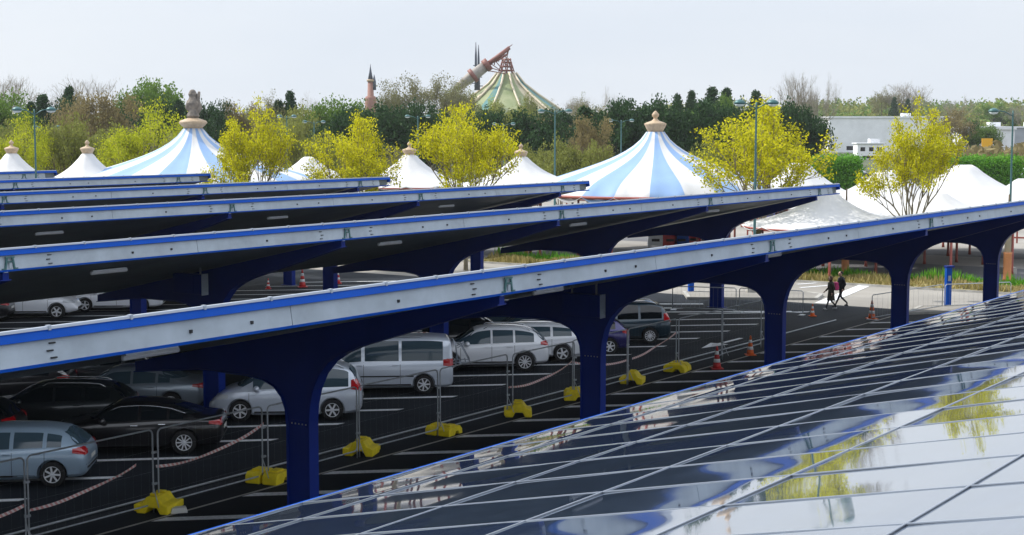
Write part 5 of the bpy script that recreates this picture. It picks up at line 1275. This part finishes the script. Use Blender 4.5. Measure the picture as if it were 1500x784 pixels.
belt = [('bare', 10, 112, 330, 110, 'grey bare tree at the far left of the skyline'), ('green', 8, 138, 230, 90, 'green tree at the left edge of the belt'),
 ('conifer', 62, 140, 240, 55, 'dark pine behind the leftmost lamp post'), ('conifer', 45, 150, 235, 45, 'dark pine at the left, lower one'), ('dark', 85, 150, 240, 70, 'dark evergreen behind the left lamp post'),
 ('brown', 112, 140, 215, 80, 'reddish brown budding tree above the second capped tent'), ('bare', 132, 116, 300, 95, 'pale bare tree topping the reddish ones at left'), ('conifer', 100, 128, 250, 45, 'dark pine between bare trees at left'),
 ('brown', 158, 138, 218, 75, 'second brown tree left of the lime green tree'), ('green', 205, 122, 250, 80, 'green tree high above the lime green tree'), ('green', 238, 120, 255, 80, 'dark green tree left of the stone topped tent peak'),
 ('conifer', 262, 148, 240, 50, 'dark pine touching the stone topped tent peak'), ('dark', 215, 150, 240, 90, 'evergreen low behind the lime green tree'), ('dark', 310, 150, 240, 60, 'dark evergreen just right of the stone topped peak'),
 ('brown', 345, 150, 245, 60, 'brown tree behind the left yellow tree'), ('bud', 395, 138, 250, 60, 'pale budding tree right above the left yellow tree'), ('conifer', 425, 135, 250, 40, 'narrow dark pine left of the spired tower'), ('conifer', 408, 148, 250, 45, 'dark pine beside the narrow one'),
 ('olive', 445, 158, 230, 80, 'olive tree right of the left yellow tree'), ('green', 478, 146, 235, 85, 'green tree between the left pines and the tower'), ('green', 505, 150, 240, 70, 'green tree left of the tower\'s foot'),
 ('bare', 462, 140, 330, 60, 'thin bare tree left of the tower'), ('bud', 590, 112, 340, 75, 'airy pale tree right of the spired tower'), ('bud', 568, 128, 335, 36, 'smaller airy pale tree touching the tower'),
 ('dark', 540, 158, 215, 100, 'dark evergreen below the tower'), ('dark', 585, 155, 220, 100, 'dark evergreen left behind the mid lamp'), ('dark', 630, 154, 215, 90, 'dark evergreen behind the mid lamp'), ('dark', 500, 168, 210, 80, 'dark evergreen behind the round yellow tree'),
 ('bud', 655, 110, 380, 70, 'pale tree left of the inclined tube'), ('olive', 672, 128, 390, 60, 'green tree covering the left flank of the cone hall'), ('olive', 736, 150, 400, 40, 'green tree before the middle of the cone hall'), ('bud', 668, 130, 385, 60, 'pale tree low on the cone hall\'s left'),
 ('olive', 772, 160, 375, 60, 'olive tree low in front of the cone hall'), ('bud', 846, 140, 470, 44, 'pale tree right of the cone hall'), ('olive', 776, 140, 400, 30, 'slender olive tree before the right flank of the cone hall'), ('bud', 800, 150, 400, 36, 'thin pale tree before the right foot of the cone hall'), ('lime', 718, 142, 400, 34, 'fresh green tree before the left foot of the cone hall'), ('olive', 700, 158, 370, 44, 'small olive tree at the cone hall\'s base'),
 ('dark', 740, 164, 215, 90, 'dark evergreen in front of the cone hall'), ('dark', 782, 163, 215, 90, 'dark evergreen left of the tall twin lamp'), ('brown', 806, 172, 240, 50, 'brownish tree behind the tall twin lamp'),
 ('bare', 862, 134, 360, 80, 'pale bare tree right of the tall twin lamp'), ('bud', 866, 152, 330, 70, 'pale budding tree just right of the tall twin lamp'), ('conifer', 858, 158, 225, 70, 'dark conifer below the bare tree'),
 ('brown', 862, 172, 180, 60, 'brownish bushy tree left of the striped tent top'), ('dark', 905, 150, 220, 95, 'dark evergreen behind the thin lamp'), ('dark', 945, 150, 225, 95, 'dark evergreen left above the striped tent'), ('dark', 985, 148, 225, 95, 'dark evergreen behind the urn finial'),
 ('dark', 1025, 150, 225, 90, 'dark evergreen right of the urn finial'), ('dark', 1060, 152, 230, 80, 'dark evergreen left behind the right yellow trees'), ('conifer', 1013, 134, 330, 34, 'small pointed conifer on the skyline'), ('conifer', 993, 139, 330, 34, 'left twin of the skyline conifers'),
 ('conifer', 1043, 129, 320, 48, 'tall dark conifer right of the skyline twins'), ('conifer', 1064, 130, 322, 44, 'dark conifer next to the tall one'), ('green', 1066, 140, 315, 30, 'small green tree among the skyline conifers'), ('conifer', 1108, 134, 330, 44, 'dark cone-shaped tree above the lamp post'),
 ('dark', 1135, 152, 235, 90, 'dark evergreen behind the lamp post tree'), ('dark', 1180, 158, 235, 60, 'dark evergreen left of the warehouse'), ('bare', 1165, 108, 330, 62, 'tall bare tree left of the warehouse'), ('bare', 1198, 116, 335, 52, 'second tall bare tree left of the warehouse'),
 ('bare', 1325, 122, 620, 62, 'bare tree above the warehouse roof'), ('bud', 1300, 130, 620, 50, 'pale tree above the warehouse'), ('conifer', 1310, 143, 610, 18, 'dark conifer above the warehouse'), ('conifer', 1330, 145, 610, 16, 'second dark conifer above the warehouse'),
 ('brown', 1395, 160, 380, 60, 'brownish tree right of the warehouse'), ('bare', 1400, 142, 640, 40, 'small bare tree right of the warehouse'), ('green', 1438, 182, 380, 34, 'dark green bush by the yellow sign'), ('green', 1460, 152, 620, 60, 'green tree above the grey building'), ('dark', 1425, 178, 390, 30, 'small dark tree left of the yellow sign'),
 ('bare', 1500, 150, 600, 60, 'bare tree at the right edge'), ('olive', 820, 205, 150, 60, 'low olive bush left of the striped tent'), ('olive', 865, 210, 150, 70, 'low olive bush behind the striped tent\'s left slope'), ('olive', 1040, 205, 150, 60, 'low olive bush right of the striped tent top'),
 ('olive', 775, 215, 160, 60, 'olive bush behind the capped tent left of the striped tent'), ('bud', 580, 215, 150, 60, 'pale bush behind the capped tent at mid picture'), ('olive', 430, 175, 180, 70, 'olive tree between the left yellow trees'), ('olive', 390, 210, 150, 50, 'low olive bush by the left yellow tree'),
 ('lime', 70, 205, 150, 60, 'low lime bush between the capped tents'), ('olive', 155, 185, 170, 70, 'olive tree left of the lime green tree'), ('olive', 20, 180, 180, 70, 'olive tree behind the left capped tent'), ('olive', 470, 200, 165, 60, 'olive bush left of the round yellow tree')]
for kd, px, y, d, wp, lab in belt:
    zb = 0 if d < 500 else 6
    tree(kd, px, y, d, wp, lab, GB, zb)
# second rank of the belt, closing the gaps low down
rk2 = random.Random(4)
for i, px in enumerate(range(-30, 1100, 26)):
    kd = rk2.choice(['dark', 'green', 'green', 'brown', 'olive'] if px < 480 else ['dark', 'dark', 'green', 'olive'])
    LM = [(0, 'left picture edge'), (50, 'leftmost lamp post'), (128, 'second capped tent'), (208, 'lime green tree'), (283, 'stone topped tent peak'), (362, 'left yellow tree'), (425, 'narrow left pines'), (518, 'round yellow tree'), (543, 'spired tower'), (612, 'mid picture lamp'), (682, 'middle yellow tree'), (742, 'cone hall peak'), (813, 'tall twin lamp'), (910, 'thin lamp'), (960, 'urn finial'), (1045, 'skyline conifers'), (1108, 'tall teal lamp')]
    near_ = min(LM, key=lambda e: abs(e[0] - px)); rel = px - near_[0]; where = ('directly behind the ' if abs(rel) < 9 else ('just left of the ' if -22 < rel < 0 else 'farther left of the ' if rel < 0 else 'just right of the ' if rel < 22 else 'farther right of the ')) + near_[1]
    tree(kd, px + rk2.uniform(-8, 8), rk2.uniform(160, 172), rk2.uniform(262, 285), 62, {'dark': 'dark evergreen in the back rank, ' + where, 'green': 'mid green tree in the back rank, ' + where, 'brown': 'brown budding tree in the back rank, ' + where, 'olive': 'olive tree in the back rank, ' + where}[kd], 'back rank of the tree belt')
# ---------------------------------------------------------------- hedge, hills, far wood
def clump_mass(name, boxes, n, size, m, lab, cat, kind=None):
    rng = np.random.default_rng(9); cen = []
    for (x0, x1, y0, y1, z0, z1) in boxes:
        for i in range(n):
            cen.append((rng.uniform(x0, x1), rng.uniform(y0, y1), rng.uniform(z0, z1) * 1.0))
    me = leaves_mesh(name, cen, size * 1.6, 8, size, m, rng); o = bpy.data.objects.new(name, me); COL.objects.link(o)
    tag(o, lab, cat, kind=kind); return o
for x0, x1, lab in ((1195, 1262, 'bright green hedge left of the right yellow tree'), (1395, 1500, 'bright green hedge right of the right yellow tree')):
    a, b = AT(x0, 231, 215), AT(x1, 231, 215)
    mb = MB(); c = (a + b) / 2; o = clump_mass('hedge', [(a.x, b.x, 214, 218, .3, a.z)], 2600, .17, M['leaf_hedge'], lab, 'hedge')
# ridge
mb = MB(); NX, NY = 60, 14; vs = []; fs = []
for j in range(NY + 1):
    y = 420 + j * 75
    for i in range(NX + 1):
        x = -450 + i * 22
        xr = (x / y * F_PX + 750)
        k = max(0, min(1, (xr - 700) / 300)); u = min(1, j / 7)
        z = -2 + (u * u * (3 - 2 * u)) * (4 + 15 * k + 2.0 * math.sin(x * .013) + 1.5 * math.sin(x * .031 + 1))
        vs.append((x, y, z))
for j in range(NY):
    for i in range(NX): k = j * (NX + 1) + i; fs.append((k, k + 1, k + NX + 2, k + NX + 1))
mb.add(vs, fs, 0, True); structure(mb, 'hills', M['earth'], 'low wooded ridge on the horizon')
rngw = np.random.default_rng(21)
def wood(name, m, seed, n, ymin, ymax, lab, xr0, xr1, top):
    rng = np.random.default_rng(seed); cen = []
    while len(cen) < n:
        px = rng.uniform(xr0, xr1); y = rng.uniform(ymin, ymax); x = (px - 750) / F_PX * y
        k = max(0, min(1, (px - 700) / 300)); u = min(1, (y - 420) / 75 / 7); g = -2 + (u * u * (3 - 2 * u)) * (4 + 15 * k)
        hh = top * (.65 + .35 * math.sin(x * .09 + seed) * math.sin(y * .05 + x * .021))
        for z in np.arange(.15, 1.01, .17): cen.append((x + rng.normal(0, 1.2), y, g + hh * z))
    me = leaves_mesh(name, cen, 1.3, 4, 1.0, m, rng); o = bpy.data.objects.new(name, me); COL.objects.link(o); tag(o, lab, 'wood', kind='stuff')
wood('ridge_wood', M['leaf_olive'], 3, 9000, 600, 900, 'olive wood covering the distant ridge', 780, 1540, 9.5)
wood('ridge_wood', M['leaf_green'], 5, 3500, 640, 950, 'darker green part of the wood on the ridge', 1180, 1540, 9.5)
wood('ridge_wood', M['leaf_bud'], 8, 4000, 560, 700, 'pale budding undergrowth below the ridge wood', 780, 1540, 7.0)
wood('ridge_wood', M['leaf_green'], 12, 3500, 420, 560, 'distant wood behind the tree belt at left', -40, 780, 9)
wood('ridge_wood', M['leaf_brown'], 13, 2500, 300, 420, 'brown scrub below the warehouse and beyond the tents', 1380, 1540, 4)
# ---------------------------------------------------------------- light spring haze
mb = MB(); mb.box((0, 470, 24), (2400, 1100, 50))
hz = bpy.data.materials.new('haze'); hz.use_nodes = True; n = hz.node_tree.nodes; n.clear()
pv = n.new('ShaderNodeVolumePrincipled'); pv.inputs['Color'].default_value = (.86, .90, .96, 1); pv.inputs['Density'].default_value = .00011; pv.inputs['Anisotropy'].default_value = .2
oo = n.new('ShaderNodeOutputMaterial'); hz.node_tree.links.new(pv.outputs[0], oo.inputs['Volume'])
o = mb.build('haze', hz); o['kind'] = 'stuff'; o['label'] = 'thin pale spring haze over the car park'
